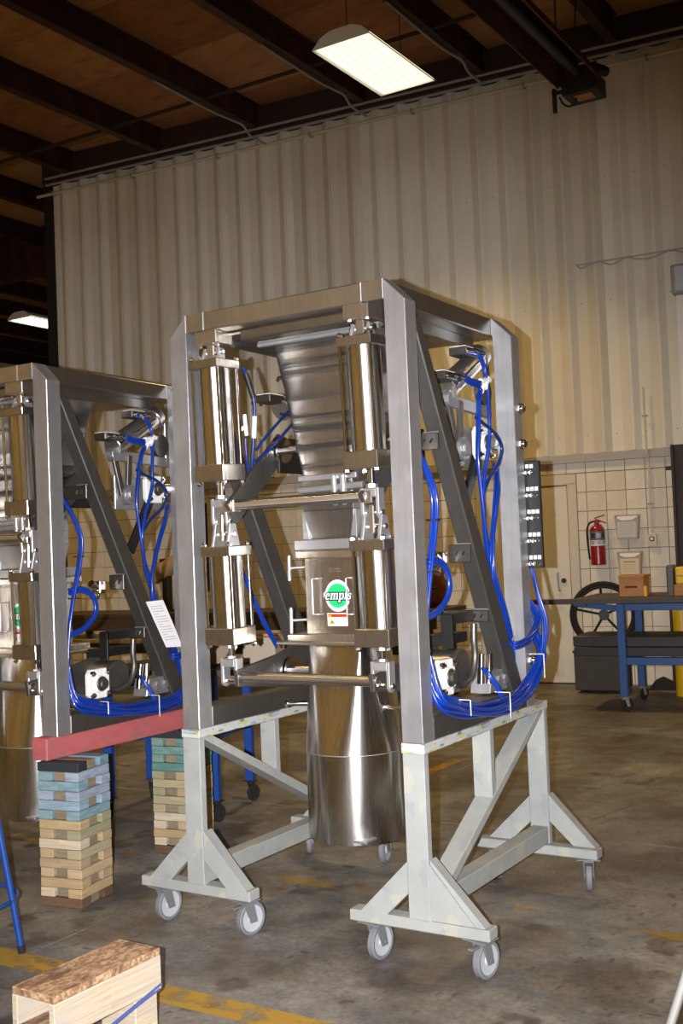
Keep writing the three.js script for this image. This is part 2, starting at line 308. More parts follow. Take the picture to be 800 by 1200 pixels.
  const deckMats = [0xffffff, 0xe8dccf, 0xd8cabb].map((h) => { const m = M.roof.clone(); m.color.set(h); return m; }), deck = bx(-0.706, 0.706, -0.012, 0.012, -0.606, 0.606, 0.003);
  for (let i = 0; i < 20; i++) for (let j = 0; j < 24; j++) {
    const m = part('roof_panel', deck, deckMats[(rnd() * 3) | 0], c, { keep: true }); m.position.set(-20.0 + i * 1.416 + 0.73, 6.9, -18.4 + j * 1.218);
    if (m.position.x > -8 && m.position.z < -8.6) c.remove(m);
  }
  for (let i = -14; i < 7; i++) {
    const x = -1.55 + i * 1.416, z0 = x < -8.6 ? -18.4 : -7.6;
    part('roof_joist', [bx(x - 0.012, x + 0.012, 6.6, 6.885, z0, 10.5, 0.003), bx(x - 0.055, x + 0.055, 6.585, 6.6, z0, 10.5, 0.003), bx(x - 0.055, x + 0.055, 6.872, 6.886, z0, 10.5, 0.003)], M.joist, c);
  }
  part('bridging_bar', [rod([-14, 6.63, -6.08], [7, 6.63, -6.4], 0.022, 8)], M.rim, c);
  part('bridging_bar', [rod([-14, 6.63, -1.6], [7, 6.63, -1.9], 0.022, 8)], M.rim, c);
  const [ra, rb] = [wallAt(-8.4, 0.12), wallAt(8, 0.12)];
  part('rim_beam', [turned(bx(-8.4, 8.2, 6.55, 6.88, -0.1, 0.16, 0.004), (m) => m.makeRotationY(AW).setPosition(WP[0], 0, WP[2]))], M.rim, c);
  part('roof_girder', [bx(-20.4, -8.6, 6.16, 6.2, -9.2, -8.9), bx(-20.4, -8.6, 6.82, 6.86, -9.2, -8.9), bx(-20.4, -8.6, 6.19, 6.83, -9.06, -9.04)], M.joist, c);
}
// ------------------------------------------------------------------ lamps: high-bay fixtures with reflectors
const glow = std({ color: 0x201c10, emissive: new THREE.Color(1, 0.93, 0.62), emissiveIntensity: 1.25 });
const tubeGlow = std({ color: 0x201c10, emissive: new THREE.Color(1, 0.96, 0.8), emissiveIntensity: 5 });
function highBay(x, y, z, label, lit = 1) {
  const t = thing('ceiling_light', label, 'ceiling light', [x, y, z], 0, 'high-bay ceiling lights', true);
  const w = 0.305, l = 0.62;
  // folded white housing: ends are cut like a gable
  const end = (zz) => prism([[-w, 0], [w, 0], [w - 0.09, 0.09], [0.11, 0.13], [-0.11, 0.13], [-w + 0.09, 0.09]], 'z', zz - 0.004, zz + 0.004, 0.001);
  part('end_plate', end(l), M.shroud, t); part('end_plate', end(-l), M.shroud, t);
  const hood = new THREE.BufferGeometry(), q = [[-w, 0], [-w + 0.09, 0.09], [-0.11, 0.13], [0.11, 0.13], [w - 0.09, 0.09], [w, 0]], P = [];
  part('housing', [prism([...q, ...q.slice().reverse().map(([a, b]) => [a * 0.97, b - 0.006])], 'z', -l, l, 0)], M.shroud, t);
  part('diffuser', bx(-w + 0.012, w - 0.012, 0.012, 0.02, -l + 0.01, l - 0.01, 0.002), glow, t);
  for (let i = 0; i < 6; i++) part('lamp_tube', rod([-0.225 + i * 0.09, 0.004, -l + 0.05], [-0.225 + i * 0.09, 0.004, l - 0.05], 0.009, 8), tubeGlow, t);
  part('hanger_wire', [rod([0, 0.13, -0.5], [0, 6.88 - y, -0.5], 0.004, 6), rod([0, 0.13, 0.5], [0, 6.88 - y, 0.5], 0.004, 6)], M.black, t);
  if (lit) {
    const s = new THREE.SpotLight(LAMP_COLOR, LAMP * lit, 0, 1.07, 0.75, 2); s.position.set(x, y - 0.03, z); s.target.position.set(x, 0, z); s.castShadow = true; s.shadow.radius = 16; s.name = 'high_bay_light'; scene.add(s, s.target);
  }
  return t;
}
highBay(-3.12, 6.0, -5.42, 'bright white high-bay light fixture hanging above the stainless machines', 1.15);
highBay(-13.75, 6.0, -11.2, 'lit high-bay light far back in the dark hall at the left edge');
const more = [[2.6, -5.42, 1.15], [-10.8, -4.6, 1.1], [-9.2, -0.5], [-3.1, 1.6, 0.45], [2.6, 1.6, 0.4], [-9.4, 3.2], [-15.5, 1.6], [-3.1, 9.2], [-7, 9.2], [-11, 9.2], [-15.5, 9.2], [3, 9.2], [-15, -4.5]];
for (const [x, z, k] of more) highBay(x, 6.0, z, 'lit high-bay light fixture hanging over the open shop floor', k);

// ------------------------------------------------------------------ the machine: a stainless frame with four air cylinders, a hopper and a discharge chute
const XL = -1.098, ZB = -1.029, HB = 0.807, TOP = 2.48, t = 0.085, CX = XL / 2;
const mx = (x, s) => s ? XL - x : x;                 // the same place on the other side of the frame
function logo(c, w, h) {
  c.clearRect(0, 0, w, h); c.fillStyle = '#8a857c'; c.fillRect(0, 0, w, h);
  c.fillStyle = '#e6ecea'; c.beginPath(); c.ellipse(w / 2, h / 2, w * 0.43, h * 0.485, 0, 0, 7); c.fill();
  c.beginPath(); c.ellipse(w * 0.1, h * 0.48, w * 0.1, h * 0.1, 0, 0, 7); c.fill(); c.beginPath(); c.ellipse(w * 0.91, h * 0.52, w * 0.09, h * 0.1, 0, 0, 7); c.fill();
  c.fillStyle = '#17b765'; c.beginPath(); c.ellipse(w / 2, h / 2, w * 0.365, h * 0.37, 0, 0, 7); c.fill();
  c.font = 'italic bold ' + h * 0.36 + 'px serif'; c.textAlign = 'center'; c.textBaseline = 'middle'; c.lineJoin = 'round';
  c.strokeStyle = '#0b1a14'; c.lineWidth = w * 0.075; c.strokeText('empis', w * 0.5, h * 0.485, w * 0.92);
  c.fillStyle = '#f4f8f6'; c.fillText('empis', w * 0.5, h * 0.485, w * 0.92);
}
function warning(c, w, h) {
  c.fillStyle = '#eeeae4'; c.fillRect(0, 0, w, h); c.fillStyle = '#d9481f'; c.fillRect(w * 0.03, h * 0.05, w * 0.94, h * 0.27);
  c.fillStyle = '#2a1208'; c.font = 'bold ' + h * 0.24 + 'px sans-serif'; c.textAlign = 'center'; c.textBaseline = 'middle'; c.fillText('WARNING', w * 0.57, h * 0.19, w * 0.68);
  c.fillStyle = '#f0a21c'; c.beginPath(); c.moveTo(w * 0.13, h * 0.08); c.lineTo(w * 0.2, h * 0.29); c.lineTo(w * 0.06, h * 0.29); c.fill();
  c.fillStyle = '#c79a2a'; c.beginPath(); c.moveTo(w * 0.22, h * 0.42); c.lineTo(w * 0.37, h * 0.88); c.lineTo(w * 0.07, h * 0.88); c.fill();
  c.fillStyle = '#3d3a34'; c.beginPath(); c.arc(w * 0.22, h * 0.7, w * 0.045, 0, 7); c.fill();
  c.fillStyle = '#7c7d86'; for (const [x0, y, n] of [[0.44, 0.46, 5], [0.44, 0.62, 6], [0.46, 0.8, 4]]) for (let i = 0; i < n; i++) c.fillRect(w * (x0 + i * 0.085), h * y, w * 0.066, h * 0.07);
}
const LOGO = std({ map: canvasTex(256, 256, logo), roughness: 0.4 }), WARN = std({ map: canvasTex(256, 192, warning), roughness: 0.4 });
function decal(x0, x1, y0, y1, z) { const g = new THREE.PlaneGeometry(x1 - x0, y1 - y0); g.translate((x0 + x1) / 2, (y0 + y1) / 2, z); return g; }

function airCylinder(m, xc, y1, y0, hT, hB, zc, tilt) {
  const g = subgroup('air_cylinder', m), w = 0.074;
  const tl = (geo) => { geo = clean(geo); geo.translate(0, -y1, -zc); geo.rotateX(tilt); geo.translate(0, y1, zc); return geo; };
  part('barrel', tl(rod([xc, y0 + hB - 0.001, zc], [xc, y1 - hT + 0.001, zc], 0.0655, 48)), M.polished, g);
  part('top_block', tl(bx(xc - w, xc + w, y1 - hT, y1, zc - w, zc + w, 0.003)), M.block, g);
  part('bottom_block', tl(bx(xc - w, xc + w, y0, y0 + hB, zc - w, zc + w, 0.003)), M.block, g);
  for (const i of [-1, 1]) for (const j of [-1, 1]) {
    const x = xc + i * 0.0635, z = zc + j * 0.0635;
    part('tie_rod', [tl(rod([x, y0 - 0.018, z], [x, y1 + 0.018, z], 0.0062, 10)), tl(hexnut([x, y1, z], [0, 1, 0], 0.0125, 0.011)), tl(hexnut([x, y0 - 0.011, z], [0, 1, 0], 0.0125, 0.011))], M.chrome, g);
  }
  return { g, tl };
}
function lugs(xc, y0, y1, z, wide, gap, th) {        // two ears standing on a block, holes bored by a pin
  const out = [];
  for (const s of [-1, 1]) out.push(prism([[z - wide, y0], [z + wide, y0], [z + wide * 0.45, y1], [z - wide * 0.45, y1]], 'x', xc + s * gap - th / 2, xc + s * gap + th / 2, 0.002));
  return out;
}
function fork(g, xc, y0, y1, z, r = 0.023) {          // rod clevis: nut, body and two round-ended cheeks
  part('clevis', [bx(xc - 0.032, xc + 0.032, y1 - 0.034, y1, z - 0.024, z + 0.024, 0.004)], M.bead, g);
  for (const s of [-1, 1]) {
    const pts = []; for (let i = 0; i <= 10; i++) { const a = Math.PI + Math.PI * i / 10; pts.push([z + r * Math.cos(a), y0 + r + r * Math.sin(a)]); } pts.push([z + r, y1], [z - r, y1]);
    part('clevis_cheek', prism(pts, 'x', xc + s * 0.033 - 0.007, xc + s * 0.033 + 0.007, 0.002), M.bead, g);
  }
  part('clevis_pin', rod([xc - 0.046, y0 + r, z], [xc + 0.046, y0 + r, z], 0.011, 14), M.chrome, g);
}
function hose(parent, pts, r = 0.006, mat = M.hose, name = 'air_hose') { return part(name, pipe(pts, r, 8, pts.length * 10), mat, parent); }
function bundle(parent, pts, n, spread, r, name = 'hose') { for (let i = 0; i < n; i++) { const a = i * 2.4, q = spread * Math.sqrt((i + 0.5) / n), ox = q * Math.cos(a), oy = q * Math.sin(a); hose(parent, pts.map(([x, y, z], k) => [x + ox * (0.8 + 0.3 * Math.sin(k + i)), y + oy * (0.8 + 0.3 * Math.cos(k * 1.3 + i)), z + ox * 0.4]), r, M.hose, name); } }
function flangeBearing(parent, at, s, face) {         // square four-bolt housing, white, with a dark hub; face +1 looks to +x
  const [x, y, z] = at, g = subgroup('flange_bearing', parent), pts = [], c = s * 0.3;
  for (const [i, j] of [[1, 1], [-1, 1], [-1, -1], [1, -1]]) { const p = [[i * s, j * (s - c)], [i * (s - c), j * s]]; if (i * j < 0) p.reverse(); pts.push(...p.map(([a, b]) => [z + a, y + b])); }
  part('housing', [prism(pts.reverse(), 'x', x - 0.014, x + 0.014, 0.004), rod([x, y, z], [x + face * 0.028, y, z], s * 0.62, 28, s * 0.54)], M.bearing, g);
  part('hub', [rod([x + face * 0.02, y, z], [x + face * 0.05, y, z], s * 0.36, 22), ring([x + face * 0.03, y, z], 'x', s * 0.42, 0.006)], M.darkSteel, g, { label: 'dark round hub' });
  for (const i of [-1, 1]) for (const j of [-1, 1]) part('bolt', [hexnut([x + face * 0.012, y + j * s * 0.72, z + i * s * 0.72], [face, 0, 0], s * 0.2, 0.016), rod([x, y + j * s * 0.72, z + i * s * 0.72], [x + face * 0.036, y + j * s * 0.72, z + i * s * 0.72], s * 0.1, 10)], M.chrome, g);
  return g;
}

function buildMachine() {
  const m = thing('packing_machine', 'tall stainless machine on the white wheeled stands, green round logo on its door', 'machine', [CX, HB, ZB / 2]);
  // --- frame
  for (const s of [0, 1]) for (const z of [0, ZB + t]) {
    const p = [[-t, HB], [0, HB], [0, TOP - t], [-t, TOP]].map(([x, y]) => [mx(x, s), y]);
    part('post', prism(s ? p.reverse() : p, 'z', z - t, z, 0.003), M.satin, m);
    part('weld', [rod([mx(-t - 0.002, s), TOP - 0.075, z + (z ? 0 : 0.001)], [mx(-t - 0.002, s), TOP, z + (z ? 0 : 0.001)], 0.0028, 6)], M.satin, m);
  }
  for (const s of [0, 1]) {
    const x0 = mx(-0.178, s), x1 = mx(-0.088, s);
    const b = part('side_beam', bx(x0, x1, 2.405, TOP, ZB, -0.004, 0.004), M.sheet, m);
    part('end_cap', bx(x0 + 0.001, x1 - 0.001, 2.406, TOP - 0.001, -0.004, 0.001, 0.003), M.plate, b);
    part('bottom_beam', bx(mx(-t, s), mx(0, s), HB, HB + 0.085, ZB + t, -t, 0.004), M.darkSteel, m);
    part('angle_strip', bx(mx(-0.185, s), mx(-0.175, s), 2.36, 2.405, ZB + t, -0.1, 0.002), M.sheet, m);
  }
  part('front_beam', bx(-0.918, -0.18, 2.405, TOP, -0.086, 0, 0.004), M.plate, m);
  part('rear_beam', bx(-0.918, -0.18, 2.405, TOP, ZB, ZB + 0.086, 0.004), M.sheet, m);
  part('weld', [rod([-0.919, 2.408, 0.001], [-0.919, TOP, 0.001], 0.0028, 6)], M.satin, m); part('weld', rod([-0.179, 2.408, 0.001], [-0.179, TOP, 0.001], 0.0028, 6), M.satin, m);
  // deck plate that the hopper hangs from, with its opening, and the angle under the front beam
  part('deck_plate', [bx(-0.92, -0.18, 2.388, 2.4, -0.27, -0.09), bx(-0.92, -0.18, 2.388, 2.4, -0.86, -0.64), bx(-0.92, -0.79, 2.388, 2.4, -0.64, -0.27), bx(-0.31, -0.18, 2.388, 2.4, -0.64, -0.27)], M.sheet, m);
  part('front_angle', [bx(-0.775, -0.254, 2.352, 2.392, -0.06, -0.05), bx(-0.775, -0.254, 2.352, 2.36, -0.12, -0.05)], M.sheet, m);
  // braces: lean from the front posts' tops to the feet of the rear posts
  for (const s of [0, 1]) {
    const dz = -0.546, y1 = 2.33, y0 = 0.885, f = (y) => -0.116 + (2.173 - y) * dz;
    const br = part('brace', prism([[f(y1), y1], [f(y0), y0], [f(y0) - 0.118, y0], [f(y1) - 0.118, y1]].map(([z, y]) => [Math.min(-0.086, z), y]), 'x', mx(-0.082, s), mx(-0.012, s), 0.005), M.darkSteel, m);
    if (!s) for (const [y, xl, h] of [[1.9, -0.2, 0.032], [1.47, -0.11, 0.036], [1.215, -0.25, 0.024]]) {   // welded cross tabs with slots
      const z = f(y), tb = part('mounting_tab', bx(xl, -0.018, y - h, y + h, z + 0.004, z + 0.015, 0.004), M.gunmetal, m);
      for (const x of [-0.045, -0.075]) part('slot_weld', rod([x - 0.005, y - 0.008, z + 0.0145], [x + 0.006, y + 0.01, z + 0.0165], 0.0045, 8), M.chrome, tb);
      part('weld', rod([Math.max(xl, -0.085), y + h + 0.002, z + 0.006], [-0.018, y + h + 0.002, z + 0.006], 0.0035, 6), M.bead, tb);
    }
  }
  // big round bolt heads on the rear right post
  for (const [y, z] of [[2.084, -1.0], [1.93, -1.0], [1.0, -1.0]]) part('bolt_head', [rod([0, y, z], [0.012, y, z], 0.026, 20), ball([0.012, y, z], 0.021, 16)], M.chrome, m);

  // --- front air cylinders, one pair over the other
  for (const s of [0, 1]) {
    const xu = s ? -0.918 : -0.212, xl = s ? -0.902 : -0.2, z = -0.07;
    const u = airCylinder(m, xu, 2.289, 1.80, 0.036, 0.066, -0.056, 0.036);
    part('mount_block', bx(xu - 0.052, xu + 0.058, 2.352, 2.405, -0.11, -0.002, 0.003), M.plate, m);
    for (const i of [-1, 1]) part('bolt', hexnut([xu + i * 0.038, 2.352, -0.03], [0, -1, 0], 0.011, 0.014), M.chrome, m);
    part('hanger_lug', bx(xu - 0.018, xu + 0.018, 2.3, 2.352, -0.085, -0.035, 0.004), M.plate, m);
    for (const e of lugs(xu, 2.288, 2.34, -0.056, 0.032, 0.034, 0.014)) part('ear', e, M.bead, u.g);
    part('pivot_pin', rod([xu - 0.052, 2.322, -0.056], [xu + 0.052, 2.322, -0.056], 0.011, 14), M.chrome, u.g);
    const zr = -0.074;
    part('piston_rod', rod([xu + 0.002, 1.728, zr], [xu + 0.002, 1.805, zr], 0.0145, 20), M.chrome, u.g);
    part('lock_nut', hexnut([xu + 0.002, 1.728, zr], [0, 1, 0], 0.023, 0.016), M.bead, u.g);
    fork(u.g, xu + 0.002, 1.614, 1.728, zr);
    const l = airCylinder(m, xl, 1.538, 1.145, 0.04, 0.067, -0.072, 0.028);
    for (const e of lugs(xl, 1.536, 1.628, -0.07, 0.042, 0.036, 0.013)) part('ear', e, M.bead, l.g);
    part('pivot_pin', rod([xl - 0.05, 1.585, -0.07], [xl + 0.05, 1.585, -0.07], 0.011, 14), M.chrome, l.g);
    part('link', prism([[-0.092, 1.56], [-0.05, 1.56], [-0.05, 1.665], [-0.092, 1.665]], 'x', (xu + xl) / 2 - 0.01, (xu + xl) / 2 + 0.012, 0.004), M.plate, m);
    part('piston_rod', rod([xl, 1.085, -0.082], [xl, 1.15, -0.082], 0.0115, 20), M.chrome, l.g);
    for (const y of [1.083, 1.126]) part('lock_nut', hexnut([xl, y, -0.082], [0, 1, 0], 0.018, 0.013), M.bead, l.g);
    fork(l.g, xl, 0.972, 1.086, -0.082);
    // inner bearing block on each cross shaft
    part('shaft_block', bx(mx(-0.258, s), mx(-0.2, s), 1.672, 1.722, -0.1, -0.05, 0.003), M.plate, m);
    // levers from the cross shafts back to the paddle hubs
    const lx = mx(-0.236, s), lo = s ? -0.009 : -0.009;
    part('lever', board([-0.06, 1.665], [-0.44, 1.972], 0.098, 'x', lx - 0.01, lx + 0.01, 0.002), M.darkSteel, m);
    part('hub_plate', bx(lx + (s ? 0.02 : -0.036), lx + (s ? 0.036 : -0.02), 1.84, 1.99, -0.6, -0.36, 0.003), M.blackPlate, m);
    part('hub_ring', [rod([lx + (s ? 0.01 : -0.024), 1.938, -0.4], [lx + (s ? 0.024 : -0.01), 1.938, -0.4], 0.062, 32), rod([lx + (s ? 0.028 : -0.042), 1.938, -0.4], [lx + (s ? 0.04 : -0.028), 1.938, -0.4], 0.056, 32)], M.chrome, m);
    part('hub_shaft', rod([lx, 1.938, -0.4], [mx(-0.42, s), 1.938, -0.4], 0.019, 22), M.polished, m);
    part('lever', prism([[-0.06, 0.975], [-0.05, 1.04], [-0.33, 1.075], [-0.56, 1.125], [-0.6, 1.06], [-0.44, 0.93]], 'x', lx - 0.01, lx + 0.01, 0.002), M.darkSteel, m);
    part('hub_ring', [rod([lx + (s ? 0.01 : -0.024), 1.006, -0.4], [lx + (s ? 0.022 : -0.01), 1.006, -0.4], 0.056, 32), rod([lx + (s ? 0.03 : -0.042), 1.006, -0.4], [lx + (s ? 0.042 : -0.03), 1.006, -0.4], 0.056, 32)], M.chrome, m);
    part('hub_shaft', rod([lx, 1.006, -0.4], [mx(-0.41, s), 1.006, -0.4], 0.02, 22), M.polished, m);
    part('stop_pin', [rod([mx(-0.23, s), 0.862, -0.4], [mx(-0.4, s), 0.868, -0.4], 0.011, 14), hexnut([mx(-0.235, s), 0.862, -0.4], [s ? 1 : -1, 0, 0], 0.02, 0.012)], M.chrome, m);
  }
  part('cross_shaft', rod([-0.868, 1.7, -0.075], [-0.2, 1.7, -0.075], 0.0225, 32), M.polished, m);
  part('cross_shaft', rod([-0.862, 1.012, -0.08], [-0.22, 1.012, -0.08], 0.0215, 32), M.polished, m);

  // --- hopper: hand-rolled sheet, wide at the mouth
  {
    const N = 190, K = 48, P = [], I = [], creases = [[2.325, 0.03, 0.006], [2.262, 0.008, 0.007], [2.222, 0.008, 0.006], [2.12, 0.03, 0.006], [2.052, 0.008, 0.006], [2.008, 0.008, 0.009], [1.955, 0.008, -0.006], [1.925, 0.022, 0.008], [1.862, 0.007, -0.006]];
    for (let j = 0; j <= N; j++) {
      const y = 2.385 - (2.385 - 1.812) * j / N, k = (2.385 - y) / 0.573, hw = mix(0.248, 0.12, k), z0 = -0.288, z1 = mix(-0.645, -0.56, k), zc = (z0 + z1) / 2, hd = (z0 - z1) / 2;
      for (let i = 0; i < K; i++) {
        const a = i / K * 2 * Math.PI + 0.0654, e = 0.13, c = Math.cos(a), s = Math.sin(a);
        let x = CX + hw * Math.sign(c) * Math.pow(Math.abs(c), e), z = zc + hd * Math.sign(s) * Math.pow(Math.abs(s), e);
        let d = 0; for (const [cy, w, h] of creases) { const yy = y + 0.012 * Math.sin(a * 2 + cy * 9) - cy - 0.02 * (x - CX); d += h * Math.exp(-Math.abs(yy) / w); }
        d += 0.0045 * Math.sin(x * 9 + y * 14);
        if (Math.abs(s) > Math.abs(c)) z += d * Math.sign(s) * sm(0.2, 0.6, Math.abs(s)); else x += 0.3 * d * Math.sign(c) * sm(0.2, 0.6, Math.abs(c));
        P.push(x, y, z);
      }
    }
    for (let j = 0; j < N; j++) for (let i = 0; i < K; i++) { const a = j * K + i, b = j * K + (i + 1) % K; I.push(a, b, a + K, b, b + K, a + K); }
    const g = new THREE.BufferGeometry(); g.setAttribute('position', new THREE.Float32BufferAttribute(P, 3)); g.setIndex(I); g.computeVertexNormals();
    const hm = M.sheet.clone(); hm.side = THREE.DoubleSide; const c = toCreasedNormals(g, 1.1); boxUV(c);
    const hp = part('hopper', c, hm, m);
    part('hopper_lip', [rod([-0.845, 2.372, -0.268], [-0.26, 2.372, -0.268], 0.011, 16), bx(-0.845, -0.26, 2.376, 2.389, -0.3, -0.262)], M.bead, hp);
  }
  // clamped neck between hopper and door box
  part('neck', [bx(CX - 0.122, CX + 0.122, 1.665, 1.816, -0.55, -0.293, 0.004)], M.sheet, m);
  part('clamp_bar', [rod([-0.676, 1.752, -0.282], [-0.37, 1.758, -0.282], 0.015, 18)], M.satin, m);
  part('clamp_rail', [bx(-0.678, -0.4, 1.788, 1.812, -0.3, -0.276, 0.003), bx(-0.676, -0.4, 1.69, 1.722, -0.3, -0.283, 0.003)], M.satin, m);
  for (const x of [-0.5, -0.458]) part('clamp_knuckle', [rod([x, 1.735, -0.272], [x, 1.802, -0.272], 0.013, 14), ball([x, 1.695, -0.275], 0.015)], M.bead, m);
  {
    const f = [], q = (a, b, c2, d) => f.push(...a, ...b, ...c2, ...a, ...c2, ...d), U = 1.666, L = 1.552, a = 0.12, b = 0.105, zu = -0.293, zl = -0.31, ru = -0.55, rl = -0.53;
    q([CX - b, L, zl], [CX + b, L, zl], [CX + a, U, zu], [CX - a, U, zu]); q([CX + b, L, rl], [CX - b, L, rl], [CX - a, U, ru], [CX + a, U, ru]);
    q([CX - b, L, rl], [CX - b, L, zl], [CX - a, U, zu], [CX - a, U, ru]); q([CX + b, L, zl], [CX + b, L, rl], [CX + a, U, ru], [CX + a, U, zu]);
    const g = new THREE.BufferGeometry(); g.setAttribute('position', new THREE.Float32BufferAttribute(f, 3)); g.computeVertexNormals();
    const fm = M.sheet.clone(); fm.side = THREE.DoubleSide; part('funnel', boxUV(g), fm, m);
part('flank_plate', prism([[-0.678, 1.666], [-0.668, 1.666], [-0.648, 1.552], [-0.678, 1.552]], 'z', -0.306, -0.298, 0.001), M.satin, m); part('flank_plate', prism([[-0.42, 1.666], [-0.43, 1.666], [-0.45, 1.552], [-0.42, 1.552]], 'z', -0.306, -0.298, 0.001), M.satin, m);
  }
  // --- door box
  const box = part('door_box', bx(CX - 0.127, CX + 0.127, 1.165, 1.5, -0.55, -0.296, 0.004), M.block, m);
  part('top_flange', [bx(-0.705, -0.393, 1.508, 1.55, -0.6, -0.27, 0.003)], M.satin, box); part('flange_rib', bx(-0.705, -0.393, 1.474, 1.505, -0.6, -0.275, 0.003), M.plate, box);
  part('bottom_flange', [bx(-0.79, -0.308, 1.126, 1.14, -0.62, -0.235, 0.003), bx(-0.745, -0.353, 1.14, 1.168, -0.6, -0.255, 0.003)], M.plate, box);
  const dr = part('access_door', bx(CX - 0.12, CX + 0.12, 1.18, 1.465, -0.296, -0.289, 0.003), M.block, box);
  const hd = (x) => pipe([[x + 0.03, 1.392, -0.289], [x + 0.02, 1.392, -0.268], [x, 1.39, -0.262], [x, 1.375, -0.26], [x, 1.32, -0.26], [x, 1.265, -0.26], [x, 1.25, -0.262], [x + 0.02, 1.248, -0.268], [x + 0.03, 1.248, -0.289]], 0.0036, 10, 60);
  part('handle', hd(-0.618), M.handle, box); part('handle', hd(-0.456), M.handle, box);
  part('round_logo', decal(-0.583, -0.447, 1.255, 1.387, -0.2875), new THREE.MeshStandardMaterial({ map: canvasTex(256, 256, logo), roughness: 0.4, alphaMap: canvasTex(256, 256, (c, w, h) => { c.fillStyle = '#000'; c.fillRect(0, 0, w, h); c.fillStyle = '#fff'; for (const [x, y, a, b] of [[0.5, 0.5, 0.43, 0.485], [0.1, 0.48, 0.1, 0.1], [0.91, 0.52, 0.09, 0.1]]) { c.beginPath(); c.ellipse(w * x, h * y, w * a, h * b, 0, 0, 7); c.fill(); } }), transparent: true }), box, { label: 'green round logo with white lettering' });
  part('warning_label', decal(-0.567, -0.472, 1.2, 1.251, -0.2875), WARN, box, { label: 'white and orange warning label' });
  const etch = phy({ color: 0xd4d2cc, metalness: 0.6, roughness: 0.6, alphaMap: canvasTex(256, 64, (c, w, h) => { c.fillStyle = '#000'; c.fillRect(0, 0, w, h); c.fillStyle = '#777'; for (let i = 0; i < 8; i++) c.fillRect(w * (0.08 + i * 0.108), h * 0.1, w * 0.07, h * 0.3); c.fillRect(w * 0.02, h * 0.62, w * 0.9, h * 0.12); }), transparent: true });
  part('etched_mark', decal(-0.56, -0.49, 1.412, 1.434, -0.2876), etch, box);
  for (const y of [1.437, 1.222]) part('tee_handle', [rod([-0.672, y + 0.003, -0.31], [-0.742, y, -0.285], 0.006, 12), rod([-0.744, y - 0.052, -0.284], [-0.742, y + 0.052, -0.284], 0.0085, 14)], M.handle, box);
  // --- square-to-round chute
  {
    const h = 0.122, r = 0.2, yT = 1.125, yB = 0.69, zc = -0.425, P = [], Q = 14, pt = (a) => [CX + r * Math.cos(a), yB, zc + r * Math.sin(a)], corner = [[h, h], [-h, h], [-h, -h], [h, -h]].map(([a, b]) => [CX + a, yT, zc + b]);
    for (let k = 0; k < 4; k++) {
      const a0 = k * Math.PI / 2;
      for (let i = 0; i < Q; i++) P.push(...corner[k], ...pt(a0 + (i + 1) / Q * Math.PI / 2), ...pt(a0 + i / Q * Math.PI / 2));
      P.push(...corner[k], ...corner[(k + 1) % 4], ...pt(a0 + Math.PI / 2));
    }
    const g = new THREE.BufferGeometry(); g.setAttribute('position', new THREE.Float32BufferAttribute(P, 3)); g.computeVertexNormals();
    const cm = M.polished.clone(); cm.side = THREE.DoubleSide;
    const ch = part('chute', boxUV(toCreasedNormals(g, 0.35)), cm, m);
    const lg = new THREE.LatheGeometry([[r, yB], [r, 0.345], [r - 0.003, 0.34], [r - 0.012, 0.338], [r - 0.014, 0.345], [r - 0.006, 0.36], [r - 0.006, yB - 0.02]].map((p) => new THREE.Vector2(...p)), 64); lg.translate(CX, 0, zc);
    part('chute_skirt', toCreasedNormals(lg, 0.6), cm, ch);
    part('weld', ring([CX, yB, zc], 'y', r, 0.0022, 64), M.satin, ch);
    part('clamp_lug', [bx(CX + 0.1, CX + 0.16, 0.36, 0.37, zc + 0.1, zc + 0.2)], M.satin, ch);
  }
  // --- works on the right-hand side: tilting cylinder, levers, bearings
  for (const s of [0, 1]) {
    const X = (x) => mx(x, s), f = s ? -1 : 1;
    const g = subgroup('tilt_cylinder', m);
    part('barrel', rod([X(-0.14), 2.15, -0.6], [X(-0.14), 2.3, -0.885], 0.05, 32), M.plate, g);
    part('barrel_cap', rod([X(-0.14), 2.298, -0.881], [X(-0.14), 2.318, -0.92], 0.056, 28), M.sheet, g); part('barrel_cap', rod([X(-0.14), 2.138, -0.577], [X(-0.14), 2.155, -0.61], 0.05, 28), M.plate, g);
    for (const i of [-1, 1]) part('tie_rod', rod([X(-0.14) + i * 0.046, 2.15, -0.575], [X(-0.14) + i * 0.046, 2.33, -0.917], 0.006, 10), M.chrome, g);
    for (const [y, z] of [[2.2, -0.52], [2.325, -0.72]]) {
      const v = part('valve_block', bx(X(-0.16), X(-0.085), y - 0.036, y, z - 0.055, z + 0.055, 0.004), M.gunmetal, g);
      part('name_strip', bx(X(-0.158), X(-0.087), y, y + 0.003, z - 0.05, z + 0.05, 0.001), M.white, v);
      part('cover', bx(X(-0.0855), X(-0.08), y - 0.03, y - 0.004, z - 0.05, z + 0.05, 0.002), M.chrome, v);
      for (const d of [-0.03, 0.03]) part('fitting', [rod([X(-0.08), y - 0.018, z + d], [X(-0.05), y - 0.022, z + d], 0.01, 12), rod([X(-0.052), y - 0.022, z + d], [X(-0.04), y - 0.03, z + d - 0.01], 0.0085, 10)], M.chrome, v);
    }
    if (s) continue;
    part('tee_fitting', [rod([X(-0.04), 2.15, -0.74], [X(-0.04), 2.2, -0.77], 0.013, 12), rod([X(-0.04), 2.175, -0.7], [X(-0.04), 2.19, -0.79], 0.012, 12), rod([X(-0.04), 2.13, -0.705], [X(-0.04), 2.16, -0.73], 0.011, 12)], M.white, m);
    part('swing_lever', [board([-0.56, 2.1], [-1.0, 2.078], 0.05, 'x', X(-0.14) - 0.012, X(-0.14) + 0.012, 0.003), rod([X(-0.16), 2.1, -0.575], [X(-0.11), 2.1, -0.575], 0.034, 24)], M.satin, m);
